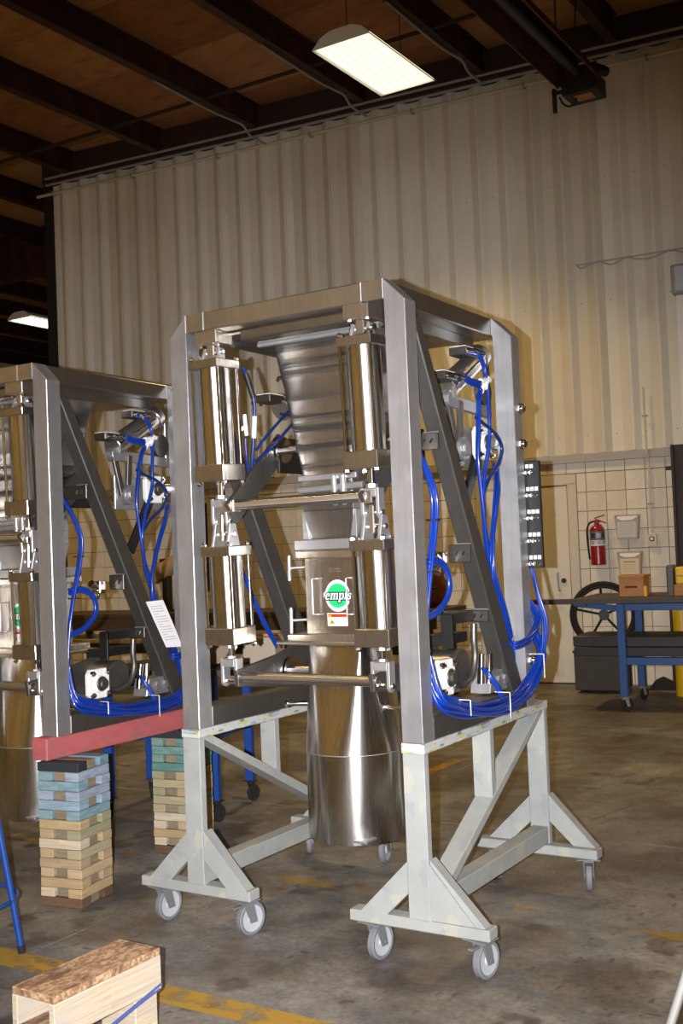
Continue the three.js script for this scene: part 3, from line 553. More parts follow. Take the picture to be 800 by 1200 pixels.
    part('drop_link', [board([-0.565, 2.1], [-0.62, 1.9], 0.034, 'x', X(-0.125) - 0.009, X(-0.125) + 0.009, 0.003), board([-0.68, 2.1], [-0.66, 1.9], 0.034, 'x', X(-0.125) - 0.009, X(-0.125) + 0.009, 0.003)], M.darkSteel, m);
    part('hub_boss', [rod([X(-0.18), 1.9, -0.66], [X(-0.1), 1.9, -0.66], 0.05, 28), rod([X(-0.1), 1.9, -0.66], [X(-0.085), 1.9, -0.66], 0.03, 24)], M.satin, m);
    part('cross_plate', bx(X(-0.17), X(-0.155), 1.83, 2.0, -0.95, -0.6, 0.003), M.satin, m);
    part('disc', [rod([X(-0.15), 2.165, -0.93], [X(-0.12), 2.165, -0.93], 0.06, 30)], M.darkSteel, m);
    part('guide_rod', [rod([X(-0.14), 2.08, -0.985], [X(-0.14), 2.3, -0.985], 0.016, 16)], M.plate, m);
    flangeBearing(m, [X(-0.11), 1.932, -0.84], 0.07, f);
    part('stub_shaft', [rod([X(-0.1), 1.936, -0.9], [X(-0.1), 1.936, -0.945], 0.03, 24)], M.polished, m);
    part('swing_arm', [board([-0.86, 1.9], [-0.68, 1.62], 0.055, 'x', X(-0.14) - 0.01, X(-0.14) + 0.01, 0.003)], M.blackPlate, m);
    flangeBearing(m, [X(-0.09), 0.997, -0.36], 0.07, f);
    const lc = subgroup('shut_off_cylinder', m);
    part('barrel', rod([X(-0.24), 1.02, -0.5], [X(-0.1), 1.02, -0.5], 0.07, 32), M.plate, lc);
    part('end_cap', [rod([X(-0.1), 1.02, -0.5], [X(-0.08), 1.02, -0.5], 0.074, 32)], M.darkSteel, lc);
    part('curved_arm', pipe([[X(-0.07), 1.185, -0.6], [X(-0.07), 1.12, -0.595], [X(-0.07), 1.05, -0.6], [X(-0.07), 0.985, -0.57], [X(-0.07), 0.955, -0.5], [X(-0.07), 0.955, -0.45]], 0.014, 10), M.darkSteel, m);
    part('bracket', [bx(X(-0.13), X(-0.08), 1.1, 1.235, -0.44, -0.425, 0.002), bx(X(-0.13), X(-0.08), 1.195, 1.235, -0.8, -0.425, 0.002), bx(X(-0.22), X(-0.13), 1.11, 1.15, -0.66, -0.44, 0.002)], M.blackPlate, m);
    part('clamp_post', [rod([X(-0.06), 0.94, -0.62], [X(-0.06), 1.06, -0.64], 0.016, 14), rod([X(-0.035), 0.94, -0.64], [X(-0.035), 1.06, -0.66], 0.012, 12)], M.chrome, m);
    part('pivot_bracket', [prism([[-0.64, 0.9], [-0.66, 0.985], [-0.82, 0.985], [-0.85, 0.9]], 'x', X(-0.12), X(-0.03), 0.004), hexnut([X(-0.03), 0.945, -0.72], [f, 0, 0], 0.02, 0.012), hexnut([X(-0.03), 0.945, -0.78], [f, 0, 0], 0.02, 0.012)], M.satin, m);
    part('limit_switch', [bx(X(-0.14), X(-0.1), 1.42, 1.48, -0.45, -0.41, 0.003), rod([X(-0.12), 1.45, -0.41], [X(-0.12), 1.47, -0.37], 0.018, 14), ring([X(-0.12), 1.415, -0.4], 'x', 0.022, 0.007)], M.chrome, m);
  }
  // --- valve panel behind the rear right post
  const vp = part('valve_panel', bx(-0.02, 0.06, 1.392, 1.857, -1.066, -1.045, 0.003), M.black, m, { label: 'black valve panel with white tags' });
  for (let k = 0; k < 5; k++) for (let i = 0; i < 3; i++) {
    if (!k && i === 2) continue;
    const y = 1.834 - k * 0.099, x = 0.006 + i * 0.0195;
    part('white_tag', bx(x - 0.0075, x + 0.0075, y - 0.0085, y + 0.0085, -1.0455, -1.042, 0.001), M.white, vp);
    part('fitting', [rod([x, y - 0.027, -1.045], [x, y - 0.029, -1.02], 0.0065, 10), ring([x, y - 0.028, -1.032], 'z', 0.0075, 0.002, 12)], M.chrome, vp);
  }
  // --- hoses
  bundle(m, [[-0.05, 1.95, -0.095], [-0.04, 1.87, -0.115], [-0.03, 1.80, -0.16], [-0.02, 1.69, -0.205], [-0.02, 1.56, -0.19], [-0.02, 1.44, -0.155], [-0.025, 1.3, -0.125], [-0.03, 1.15, -0.11], [-0.02, 1.0, -0.1]], 7, 0.017, 0.0062);
  for (const k of [0, 1]) hose(m, [[-0.02, 1.24 + k * 0.012, -0.115], [-0.012, 1.265 + k * 0.01, -0.2], [-0.01, 1.34, -0.285 + k * 0.012], [-0.012, 1.42 - k * 0.014, -0.265], [-0.02, 1.455 - k * 0.015, -0.205], [-0.03, 1.45 - k * 0.015, -0.13]], 0.0085);
  bundle(m, [[-0.045, 2.15, -0.72], [-0.03, 2.09, -0.66], [-0.02, 1.98, -0.62], [-0.02, 1.86, -0.6], [-0.02, 1.737, -0.616], [-0.02, 1.62, -0.635], [-0.03, 1.5, -0.67], [-0.04, 1.38, -0.735], [-0.05, 1.2, -0.83], [-0.06, 1.0, -0.94]], 3, 0.012, 0.0068);
  hose(m, [[-0.035, 2.16, -0.76], [-0.02, 2.05, -0.73], [-0.02, 1.93, -0.72], [-0.02, 1.8, -0.665], [-0.018, 1.7, -0.635], [-0.025, 1.58, -0.65], [-0.035, 1.45, -0.71], [-0.05, 1.25, -0.81]], 0.0085);
  hose(m, [[-0.03, 2.02, -0.62], [-0.02, 1.998, -0.66], [-0.015, 1.96, -0.77], [-0.015, 1.905, -0.83], [-0.018, 1.84, -0.8], [-0.02, 1.77, -0.7], [-0.02, 1.7, -0.63]], 0.0075, M.hoseDark);
  bundle(m, [[-0.11, 2.18, -0.66], [-0.06, 2.18, -0.58], [-0.05, 2.165, -0.62], [-0.04, 2.16, -0.7]], 4, 0.014, 0.006);
  bundle(m, [[-0.09, 2.305, -0.69], [-0.05, 2.29, -0.71], [-0.045, 2.24, -0.755], [-0.04, 2.19, -0.76]], 3, 0.012, 0.006);
  bundle(m, [[-0.09, 1.84, -0.93], [-0.05, 1.76, -0.85], [-0.03, 1.66, -0.775], [-0.02, 1.494, -0.7], [-0.02, 1.38, -0.69], [-0.02, 1.3, -0.73], [-0.025, 1.2, -0.8], [-0.04, 1.05, -0.9], [-0.06, 0.95, -0.94]], 4, 0.024, 0.0062);
  // the thick run along the foot and up round the rear post, held by cable ties
  bundle(m, [[-0.03, 1.1, -0.1], [-0.01, 1.0, -0.1], [0.012, 0.95, -0.115], [0.022, 0.918, -0.2], [0.026, 0.885, -0.32], [0.028, 0.862, -0.45], [0.03, 0.853, -0.6], [0.03, 0.862, -0.76], [0.03, 0.9, -0.89], [0.035, 0.965, -0.985], [0.03, 1.04, -1.055], [-0.01, 1.1, -1.085], [-0.05, 1.2, -1.075], [-0.06, 1.36, -1.07]], 16, 0.036, 0.0062);
  for (const k of [0, 1, 2]) hose(m, [[0.03, 0.95, -0.99], [0.045 + k * 0.004, 1.06, -1.03 - k * 0.008], [0.042 + k * 0.006, 1.16, -1.05 - k * 0.01], [0.02, 1.25 + k * 0.02, -1.07], [0.0, 1.34 + k * 0.02, -1.075], [-0.02, 1.42, -1.075]], 0.006);
  bundle(m, [[-0.03, 1.1, -0.88], [0.0, 1.088, -0.8], [0.02, 1.08, -0.79], [0.03, 1.09, -0.88], [0.034, 1.12, -0.97], [0.02, 1.18, -1.06], [-0.04, 1.26, -1.075]], 5, 0.018, 0.0062);
  bundle(m, [[-0.05, 1.0, -0.62], [-0.02, 0.985, -0.6], [0.01, 0.93, -0.62], [0.02, 0.88, -0.64]], 4, 0.014, 0.0062);
  for (const [y, z, h] of [[0.9, -0.26, 0.028], [0.86, -0.62, 0.05], [0.975, -0.99, 0.05]]) part('cable_tie', [bx(0.064, 0.0665, y - h, y + h, z - 0.0025, z + 0.0025, 0.0004), bx(-0.0, 0.066, y + h, y + h + 0.0025, z - 0.0025, z + 0.0025, 0.0004)], M.white, m);
  for (const y of [1.41, 1.6]) part('cable_tie', ring([-0.022, y, y > 1.5 ? -0.193 : -0.15], 'y', 0.024, 0.003, 20), M.black, m);
  // left side hoses, seen between the upper cylinder and the hopper
  hose(m, [[-0.86, 2.27, -0.17], [-0.855, 2.24, -0.19], [-0.85, 2.2, -0.2], [-0.84, 2.13, -0.215], [-0.848, 2.03, -0.22], [-0.87, 1.9, -0.23], [-0.9, 1.8, -0.25]], 0.0075, M.hoseDark);
  part('hose_sleeve', pipe([[-0.856, 2.245, -0.188], [-0.851, 2.205, -0.2], [-0.845, 2.17, -0.208], [-0.84, 2.145, -0.213]], 0.012, 10), M.black, m);
  part('air_fitting', [rod([-0.88, 2.08, -0.2], [-0.874, 1.99, -0.2], 0.008, 12), rod([-0.842, 2.07, -0.218], [-0.852, 1.98, -0.222], 0.0095, 12), rod([-0.9, 2.02, -0.2], [-0.87, 2.03, -0.2], 0.009, 12)], M.bearing, m);
  hose(m, [[-0.88, 1.98, -0.2], [-0.885, 1.9, -0.21], [-0.9, 1.82, -0.24]], 0.0065, M.hoseDark);
  hose(m, [[-0.845, 1.93, -0.225], [-0.83, 1.99, -0.28], [-0.82, 2.07, -0.38], [-0.86, 2.12, -0.5], [-0.93, 2.14, -0.6]], 0.0065, M.hoseDark);
  hose(m, [[-0.87, 1.88, -0.23], [-0.84, 1.93, -0.3], [-0.8, 2.0, -0.36], [-0.82, 2.08, -0.48], [-0.95, 2.12, -0.56]], 0.006, M.hoseDark);
  bundle(m, [[-0.99, 1.56, -0.22], [-1.0, 1.42, -0.31], [-1.0, 1.3, -0.38], [-1.0, 1.2, -0.45], [-1.0, 1.1, -0.53]], 3, 0.016, 0.0062);
  return m;
}
const machine = buildMachine();
{
  const m2 = machine.clone(); m2.name = numbered('packing_machine'); scene.add(m2);
  const a = 0.032, c = Math.cos(a), s = Math.sin(a), ox = CX, oz = ZB / 2;
  m2.position.set(-1.83 + ox * c + oz * s, 0.729, -0.01 - ox * s + oz * c); m2.rotation.y = a;
  m2.userData.label = 'stainless machine at the left edge, resting on a red beam and timber stacks';
}

// ------------------------------------------------------------------ casters, the white stands under the near machine
function caster(parent, x, z, yTop, R, turn, mats, brake) {
  const g = subgroup('caster', parent); const [mf, mw, mt] = mats, w = R * 0.42, off = -R * 0.45;
  const o = ORIGIN.get(rootOf(parent)) ?? [0, 0, 0];
  g.position.set(x - o[0], -o[1], z - o[2]); g.rotation.y = turn;      // parts drawn round the swivel, axle along x
  const K = { keep: true }, prof = (r, a) => new THREE.Vector2(r, a);
  const wheel = new THREE.LatheGeometry([prof(R * 0.78, -w * 0.42), prof(R * 0.9, -w * 0.5), prof(R, -w * 0.36), prof(R, w * 0.36), prof(R * 0.9, w * 0.5), prof(R * 0.78, w * 0.42), prof(R * 0.78, -w * 0.42)], 36); wheel.rotateZ(Math.PI / 2); wheel.translate(0, R, off);
  part('tyre', toCreasedNormals(wheel, 0.6), mt, g, K);
  const disc = new THREE.LatheGeometry([prof(0, -w * 0.5), prof(R * 0.28, -w * 0.5), prof(R * 0.32, -w * 0.3), prof(R * 0.8, -w * 0.38), prof(R * 0.8, w * 0.38), prof(R * 0.32, w * 0.3), prof(R * 0.28, w * 0.5), prof(0, w * 0.5)], 32); disc.rotateZ(Math.PI / 2); disc.translate(0, R, off);
  part('wheel', toCreasedNormals(disc, 0.5), mw, g, K);
  const fk = (s) => prism([[-R * 0.42, yTop - 0.012], [R * 0.3, yTop - 0.012], [off + R * 0.26, R * 0.8], [off - R * 0.26, R * 0.8]], 'x', s * w * 0.72 - 0.003, s * w * 0.72 + 0.003, 0.001);
  part('caster_fork', [fk(1), fk(-1), bx(-w * 0.76, w * 0.76, yTop - 0.018, yTop - 0.01, -R * 0.45, R * 0.35, 0.002), rod([0, yTop - 0.012, 0], [0, yTop - 0.003, 0], R * 0.42, 20), rod([-w * 0.86, R, off], [w * 0.86, R, off], R * 0.13, 12)], mf, g, K);
  part('mount_plate', bx(-R * 0.75, R * 0.75, yTop - 0.005, yTop, -R * 0.62, R * 0.62, 0.001), mf, g, K);
  if (brake) part('brake_pedal', [bx(-w * 0.4, w * 0.4, yTop - 0.028, yTop - 0.02, R * 0.2, R * 0.95, 0.002)], mf, g, K);
}
const greyCast = [M.casterGrey, M.wheelGrey, M.tyre];
function makeCart(label, dx, flip, turns) {
  const c = thing('wheeled_stand', label, 'stand', [-0.045 + dx, 0, -0.577]), X = (x) => x + dx, F = (z) => flip ? -1.155 - z : z;
  const top = part('top_rail', bx(X(-0.09), X(0.004), 0.77, 0.8065, -1.157, 0.003, 0.003), M.cartTop, c, { label: 'top rail smudged with old yellow and blue paint' });
  for (const z of [0, -1.12]) {
    part('post', bx(X(-0.087), X(0), 0.185, 0.77, z - 0.035, z, 0.003), M.cart, c);
    const zf = z ? z - 0.035 : 0, zb = z ? z + 0.035 : -0.07, lo = Math.min(zf, zb), hi = Math.max(zf, zb);
    part('foot_beam', bx(X(-0.337), X(0.223), 0.147, 0.188, lo, hi, 0.004), M.cart, c);
    part('strut', prism([[-0.087, 0.388], [-0.087, 0.275], [-0.18, 0.186], [-0.292, 0.186]].map(([x, y]) => [X(x), y]), 'z', z - 0.034, z - 0.004, 0.002), M.cart, c);
    if (z === 0 && !flip) part('gusset', prism([[-0.0, 0.385], [0.17, 0.19], [-0.0, 0.19]].map(([x, y]) => [X(x), y]), 'z', -0.012, -0.003, 0.001), M.cart, c);
    part('strut', prism([[0, 0.4], [0.205, 0.186], [0.105, 0.186], [0, 0.285]].map(([x, y]) => [X(x), y]), 'z', z - 0.06, z - (z || flip ? 0.005 : 0.012), 0.002), M.cart, c);
  }
  part('diagonal', prism(flip ? [[-0.02, 0.77], [-0.09, 0.77], [-1.12, 0.25], [-1.12, 0.2]] : [[-1.135, 0.77], [-1.08, 0.77], [-0.035, 0.222], [-0.035, 0.185], [-0.055, 0.185]], 'x', X(-0.083), X(-0.004), 0.002), M.cart, c);
  part('mid_post', flip ? bx(X(-0.085), X(-0.006), 0.522, 0.771, -0.56, -0.525, 0.002) : bx(X(-0.085), X(-0.006), 0.5, 0.771, -0.602, -0.567, 0.002), M.cart, c);
  part('low_rail', bx(X(-0.075), X(-0.004), 0.19, 0.262, -1.12, -0.035, 0.003), M.cart, c);
  let k = 0; for (const z of [-0.035, -1.12]) for (const x of [-0.25, 0.172]) caster(c, X(x), z, 0.147, 0.066, turns[k++], greyCast, x > 0);
  return c;
}
makeCart('whitewashed wheeled stand under the right side of the logo machine, nearest the camera', 0, false, [-0.12, -0.18, 0.7, 0.35]);
makeCart('whitewashed wheeled stand under the left side of the logo machine, beside the timber stacks', -1.017, true, [-0.1, -0.22, 0.5, 0.2]);

// ------------------------------------------------------------------ timber stacks and the red beam under the left machine
{
  const tone = (h) => { const m = M.wood.clone(); m.color.set(h); return m; };
  const tint = (h) => std({ color: h, map: T.mottleCol, roughness: 0.8 });
  const teal = [0x8fa6b4, 0x7799a6, 0x9aa6b4, 0x7f9ea4].map(tint), green = [0x5f8c82, 0x6d988c, 0x7b968a].map(tint), raw = [0xffffff, 0xf2e4d0, 0xe6d6bc, 0xdccfbe].map(tone), low = [0x80685a, 0x8a7262].map(tone), inner = [0xaaa69c, 0xb4ada2].map(tone), pale = [0xd9dccb, 0xc6d0bb, 0xe2d8bd].map(tone), capM = std({ color: 0x22262a, roughness: 0.7 });
  const L = 0.0418, W = 0.216, D = 0.235;
  function stack(x, z, turn, label, kind) {
    const g = thing('timber_stack', label, 'timber stack', [x, 0, z], turn, null, true);
    for (let k = 0; k < 15; k++) {
      const y0 = k * L + 0.0004, y1 = (k + 1) * L - 0.0012, along = k % 2 === 0, pick = (a) => a[(rnd() * a.length) | 0];
      const set = k === 0 ? low : k < 5 ? raw : k < 9 ? (kind ? pale : (k % 3 ? pale : raw)) : kind ? (k > 9 ? green : pale) : k > 8 ? teal : pale;
      for (const s of [-1, 1]) {
        const j = rr(-0.003, 0.003), e = rr(-0.003, 0.003), b = 0.071 + rr(-0.004, 0.004);
        part('timber_block', along ? bx(-W / 2 + e, W / 2 + e, y0, y1, s * D / 2 + (s > 0 ? -b : 0), s * D / 2 + (s > 0 ? 0 : b), 0.0025) : bx(s * W / 2 + (s > 0 ? -b : 0), s * W / 2 + (s > 0 ? 0 : b), y0, y1, -D / 2 + j, D / 2 + j, 0.0025), k === 14 && s > 0 ? capM : pick(set), g);
      }
      // packing piece inside each open course
      part('timber_block', along ? bx(-W / 2 + 0.014, W / 2 - 0.014, y0, y1 - 0.002, -0.03, 0.03) : bx(-0.03, 0.03, y0, y1 - 0.002, -D / 2 + 0.014, D / 2 - 0.014), pick(inner), g);
    }
    return g;
  }
  stack(-1.823, -0.095, 0.17, 'timber stack in front, its upper courses tinted blue, under the end of the red beam', 0);
  stack(-1.93, -0.953, 0.15, 'timber stack farther back, its upper courses tinted green, half behind the white stand', 1);
  const rb = tag(part('timber_beam', bx(-1.948, -1.856, 0.629, 0.7275, -1.16, 0.03, 0.005), M.redPaint, scene), 'long red painted timber beam carrying the left machine across two stacks', 'beam');
}
// ------------------------------------------------------------------ raw timber box in the foreground
{
  const b = thing('wooden_box', 'raw wooden box with a rough chipboard lid and blue strapping in the foreground', 'box', [-0.578, 0, 1.07], -0.02, null, true);
  const w = 0.087, l = 0.215;
  part('lid', bx(-w, w, 0.278, 0.3, -l, l, 0.003), M.osb, b, { label: 'rough brown chipboard lid' });
  part('side_board', bx(w - 0.022, w, 0.175, 0.278, -l, l, 0.002), M.wood, b); part('side_board', bx(-w, -w + 0.022, 0.175, 0.278, -l, l, 0.002), M.wood, b);
  part('end_board', bx(-w + 0.022, w - 0.022, 0.175, 0.277, -l, -l + 0.022, 0.002), M.wood, b);
  part('base_board', bx(-w + 0.022, w - 0.022, 0.175, 0.195, -l + 0.022, l, 0.002), M.osb, b);
  part('support_block', bx(-w + 0.012, w - 0.016, 0, 0.174, -l + 0.004, -l + 0.1, 0.003), M.wood, b); part('support_block', bx(-w + 0.012, w - 0.016, 0, 0.174, l - 0.1, l - 0.01, 0.003), M.wood, b);
  part('strap', board([l - 0.1, 0.12], [-l, 0.19], 0.009, 'x', w, w + 0.0015, 0.0002), M.strap, b); part('strap', board([l - 0.14, 0.13], [-l + 0.01, 0.178], 0.006, 'x', w + 0.0015, w + 0.003, 0.0002), M.strap, b);
}
// ------------------------------------------------------------------ stool at the left edge, silver tripod at the right edge
{
  const s = thing('stool', 'blue tubular stool with a low ring at the left edge, only one leg in sight', 'stool', [-1.76, 0, 0.6]);
  const legs = [[-1.526, 0.49], [-1.62, 0.86], [-1.97, 0.76], [-1.9, 0.36]], cx = -1.76, cz = 0.6;
  for (const [x, z] of legs) { part('leg', rod([x, 0, z], [mix(x, cx, 0.4), 0.62, mix(z, cz, 0.4)], 0.0125, 14), M.blueDeep, s); part('leg_tip', rod([x, 0, z], [mix(x, cx, 0.02), 0.03, mix(z, cz, 0.02)], 0.015, 14), M.rubber, s); }
  part('foot_ring', ring([cx, 0.2, cz], 'y', 0.225, 0.008, 40), M.blueDeep, s);
  part('seat', [rod([cx, 0.62, cz], [cx, 0.655, cz], 0.17, 32)], M.blueDeep, s);
  const tr = thing('tripod', 'silver tripod with one straight leg showing at the bottom right corner', 'tripod', [1.34, 0, 0.25]);
  const apex = [1.27, 1.0, 0.62];
  for (const [x, z] of [[0.955, 0.80], [1.75, 0.95], [1.3, 0.1]]) { part('leg', rod([x, 0.012, z], apex, 0.0115, 16), M.conduit, tr); part('foot', ball([x, 0.014, z], 0.014), M.rubber, tr); }
  part('head', [rod([apex[0], 0.97, apex[2]], [apex[0], 1.12, apex[2]], 0.03, 20)], M.black, tr);
}
// ------------------------------------------------------------------ blue table behind the machines and what lies on it
{
  const tb = thing('work_table', 'small blue steel table on casters behind the machines, parcels on top', 'table', [-2.51, 0, -1.62], 0.28, null, true);
  const hw = 0.33, hd = 0.27, bk = [M.steelDark, M.rubber, M.rubber];
  for (const i of [-1, 1]) for (const j of [-1, 1]) part('leg', bx(i * hw - 0.025, i * hw + 0.025, 0.125, 0.83, j * hd - 0.025, j * hd + 0.025, 0.003), M.blueDeep, tb);
  for (const j of [-1, 1]) { part('rail', bx(-hw + 0.025, hw - 0.025, 0.46, 0.52, j * hd - 0.02, j * hd + 0.02, 0.003), M.blueDeep, tb); part('rail', bx(-hw + 0.025, hw - 0.025, 0.77, 0.83, j * hd - 0.02, j * hd + 0.02, 0.003), M.blueDeep, tb); }
  for (const i of [-1, 1]) part('rail', bx(i * hw - 0.02, i * hw + 0.02, 0.46, 0.52, -hd + 0.025, hd - 0.025, 0.003), M.blueDeep, tb);
  part('table_top', bx(-hw - 0.05, hw + 0.22, 0.83, 0.862, -hd - 0.06, hd + 0.06, 0.003), M.benchTop, tb);
  for (const i of [-1, 1]) for (const j of [-1, 1]) caster(tb, i * hw, j * hd, 0.125, 0.048, rr(-0.9, 0.9), bk, false);
  const cb = thing('cardboard_box', 'pale brown carton on the blue table behind the lower left air cylinder', 'box', [-2.04, 0.862, -1.85], 0.3, 'x', true); delete cb.userData.group;
  part('carton', bx(-0.1, 0.1, 0, 0.15, -0.09, 0.09, 0.003), M.kraftPale, cb); part('flap', prism([[-0.1, 0.15], [0.1, 0.15], [0.11, 0.158], [0.02, 0.165], [-0.1, 0.154]], 'z', -0.09, 0.0, 0.001), M.kraft, cb);
  const wr = thing('wrapped_roll', 'bulky roll wrapped in clear crinkled film on the blue table', 'parcel', [-2.22, 0.862, -1.62], 0.5, null, true);
  const P = new THREE.CylinderGeometry(0.105, 0.11, 0.25, 48, 20); const p = P.attributes.position;
  for (let i = 0; i < p.count; i++) { const a = Math.atan2(p.getZ(i), p.getX(i)), y = p.getY(i), k = 1 + 0.09 * (fbm(a / 6.2832 + 0.5, y * 2 + 0.5, 8, 3) - 0.5) * 2; p.setXYZ(i, p.getX(i) * k, y, p.getZ(i) * k); }
  P.rotateX(Math.PI / 2); P.translate(0, 0.121, 0); P.computeVertexNormals(); part('roll', P, M.wrap, wr);
  part('roll_core', rod([0, 0.121, -0.13], [0, 0.121, 0.14], 0.035, 20), M.tan, wr);
}
// paper sheet hung on the brace of the left machine
{
  const d = V(0, -0.24, -0.137), n = V(0, -0.137, 0.24).normalize(), g = thing('paper_sheet', 'white printed sheet fixed to the slanted brace of the left machine', 'paper', [-1.815, 1.172, -0.73]);
  const q = new THREE.BufferGeometry(), A = [-1.822, 1.29, -0.6], B = [-1.8, 1.292, -0.725], C = [-1.8, 1.048, -0.862], D = [-1.818, 1.056, -0.737];
  const pr = prism([[A[2], A[1]], [B[2], B[1]], [C[2], C[1]], [D[2], D[1]]], 'x', -1.822, -1.82, 0.0003);
  pr.deleteAttribute('uv'); const pp = pr.attributes.position, uv = []; for (let i = 0; i < pp.count; i++) { const y = pp.getY(i), z = pp.getZ(i), v = (y - 1.05) / 0.24, u = (-(z + 0.6) - (1 - v) * 0.137) / 0.125; uv.push(u, v); } pr.setAttribute('uv', new THREE.Float32BufferAttribute(uv, 2));
  part('sheet', pr, std({ roughness: 0.7, map: canvasTex(128, 192, (c, w, h) => { c.fillStyle = '#eceae6'; c.fillRect(0, 0, w, h); c.fillStyle = '#a9a7a6'; for (let i = 0; i < 14; i++) c.fillRect(w * 0.12, h * (0.1 + i * 0.055), w * (i % 4 === 3 ? 0.3 : 0.7), h * 0.012); }) }), g);
}

// ------------------------------------------------------------------ along the long wall
{
  const d = struct('door_1', [wallAt(-1.995, 0)[0], 0, wallAt(-1.995, 0)[1]], AW, true);     // white steel door, local x along the wall
  part('door_frame', [bx(-0.555, -0.455, 0, 2.12, -0.01, 0.02, 0.003), bx(0.455, 0.552, 0, 2.12, -0.01, 0.02, 0.003), bx(-0.555, 0.552, 2.1, 2.21, -0.01, 0.02, 0.003)], M.doorTrim, d);
  part('door_panel', bx(-0.447, 0.447, 0.012, 2.093, -0.008, 0.006, 0.003), M.door, d);
  part('door_gap', slab(-0.46, 0.46, 0, 2.105, -0.0118, -0.0105), M.black, d);
  part('pull_handle', pipe([[0.315, 1.17, 0.006], [0.315, 1.17, 0.03], [0.317, 1.15, 0.042], [0.322, 1.06, 0.044], [0.325, 1.0, 0.042], [0.327, 0.985, 0.03], [0.327, 0.985, 0.006]], 0.009, 8), M.conduit, d);
  part('lock', [rod([0.376, 1.09, 0.005], [0.376, 1.09, 0.03], 0.026, 18)], M.steelDark, d);
  part('hinge', [rod([0.452, 0.14, 0.014], [0.452, 0.24, 0.014], 0.008, 8)], M.steelDark, d);
}
{
  const t = onWall('fire_extinguisher', 'red fire extinguisher with a black hose hung on the block wall', 'extinguisher', -1.225, 1.245, 0.09);
  const prof = [[0, 0], [0.07, 0], [0.077, 0.008], [0.077, 0.355], [0.07, 0.385], [0.05, 0.405], [0.03, 0.412], [0.026, 0.43], [0, 0.43]].map((p) => new THREE.Vector2(...p));
  part('tank', toCreasedNormals(new THREE.LatheGeometry(prof, 36), 0.6), M.red, t);
  const band = new THREE.CylinderGeometry(0.0778, 0.0778, 0.15, 36, 1, true); band.translate(0, 0.275, 0);
  part('print_band', band, std({ roughness: 0.5, map: canvasTex(512, 128, (c, w, h) => { c.fillStyle = '#5a5f66'; c.fillRect(0, 0, w, h); c.fillStyle = '#c9ccd0'; c.fillRect(0, h * 0.62, w, h * 0.38); for (let i = 0; i < 8; i++) { c.fillStyle = i % 2 ? '#2e3238' : '#9da2a8'; c.fillRect(w * i / 8 + 6, h * 0.12, w / 8 - 12, h * 0.34); c.fillStyle = '#3a3d42'; c.fillRect(w * i / 8 + 8, h * 0.7, w / 8 - 18, h * 0.05); c.fillRect(w * i / 8 + 8, h * 0.82, w / 8 - 22, h * 0.05); } }) }), t, { label: 'grey printed instruction band' });
  part('valve', [rod([0, 0.425, 0], [0, 0.47, 0], 0.022, 16), bx(-0.03, 0.04, 0.44, 0.465, -0.014, 0.014, 0.003)], M.red, t);
  part('handle', [board([-0.01, 0.475], [0.1, 0.43], 0.012, 'z', -0.01, 0.01), board([-0.02, 0.485], [0.085, 0.515], 0.012, 'z', -0.01, 0.01)], M.red, t);
  part('hose', pipe([[-0.02, 0.455, 0], [-0.07, 0.44, 0.01], [-0.098, 0.38, 0.015], [-0.1, 0.25, 0.012], [-0.09, 0.1, 0.01], [-0.085, 0.06, 0.01]], 0.01, 10), M.rubber, t);
  part('wall_bracket', bx(-0.03, 0.03, 0.2, 0.42, -0.089, -0.07, 0.002), M.steelDark, t);
}
function pouch(u, y, label, mats, lines) {
  const t = onWall('document_holder', label, 'document holder', u, y, 0.002, null);
  const w = 0.13, h = 0.24, d = 0.06;
  part('back', prism([[-w - 0.005, h + 0.015], [-w + 0.02, 0], [w - 0.02, 0], [w + 0.005, h + 0.015]], 'z', 0, 0.004, 0.001), mats[0], t);
  part('front', prism([[-w + 0.012, h * 0.96], [-w + 0.035, 0], [w - 0.028, 0], [w - 0.012, h * 0.96], [0.05, h * 0.82], [-0.05, h * 0.82]], 'z', d - 0.004, d, 0.001), mats[0], t);
  part('side', [board([-w + 0.008, h], [-w + 0.032, 0], 0.006, 'z', 0.003, d, 0.001), board([w - 0.008, h], [w - 0.026, 0], 0.006, 'z', 0.003, d, 0.001), bx(-w + 0.03, w - 0.03, 0, 0.004, 0.002, d, 0.001)], mats[0], t);
  part('paper', bx(-w + 0.03, w - 0.03, 0.01, h * 0.99, 0.012, 0.03, 0.001), M.white, t);
  if (lines) { const g = new THREE.PlaneGeometry(0.19, 0.16); g.translate(0, h * 0.42, d + 0.0012); part('printed_card', g, std({ roughness: 0.8, map: canvasTex(192, 160, lines) }), t); }
}
pouch(-0.925, 1.5, 'grey document holder with white papers, upper one on the block wall', [std({ color: 0xa79f97, roughness: 0.8 })], (c, w, h) => { c.fillStyle = '#c3bfbb'; c.fillRect(0, 0, w, h); c.fillStyle = '#aaa6a3'; for (let i = 0; i < 9; i++) c.fillRect(w * 0.12, h * (0.1 + i * 0.09), w * 0.75, h * 0.02); });
pouch(-0.915, 1.12, 'brown kraft document holder on the block wall, just above the small carton', [M.kraftPale], (c, w, h) => { c.fillStyle = '#d6c7a8'; c.fillRect(0, 0, w, h); c.fillStyle = '#7b7060'; c.fillRect(w * 0.18, h * 0.18, w * 0.64, h * 0.06); c.fillStyle = '#b7a98c'; for (let i = 0; i < 5; i++) c.fillRect(w * 0.14, h * (0.36 + i * 0.11), w * 0.7, h * 0.025); });
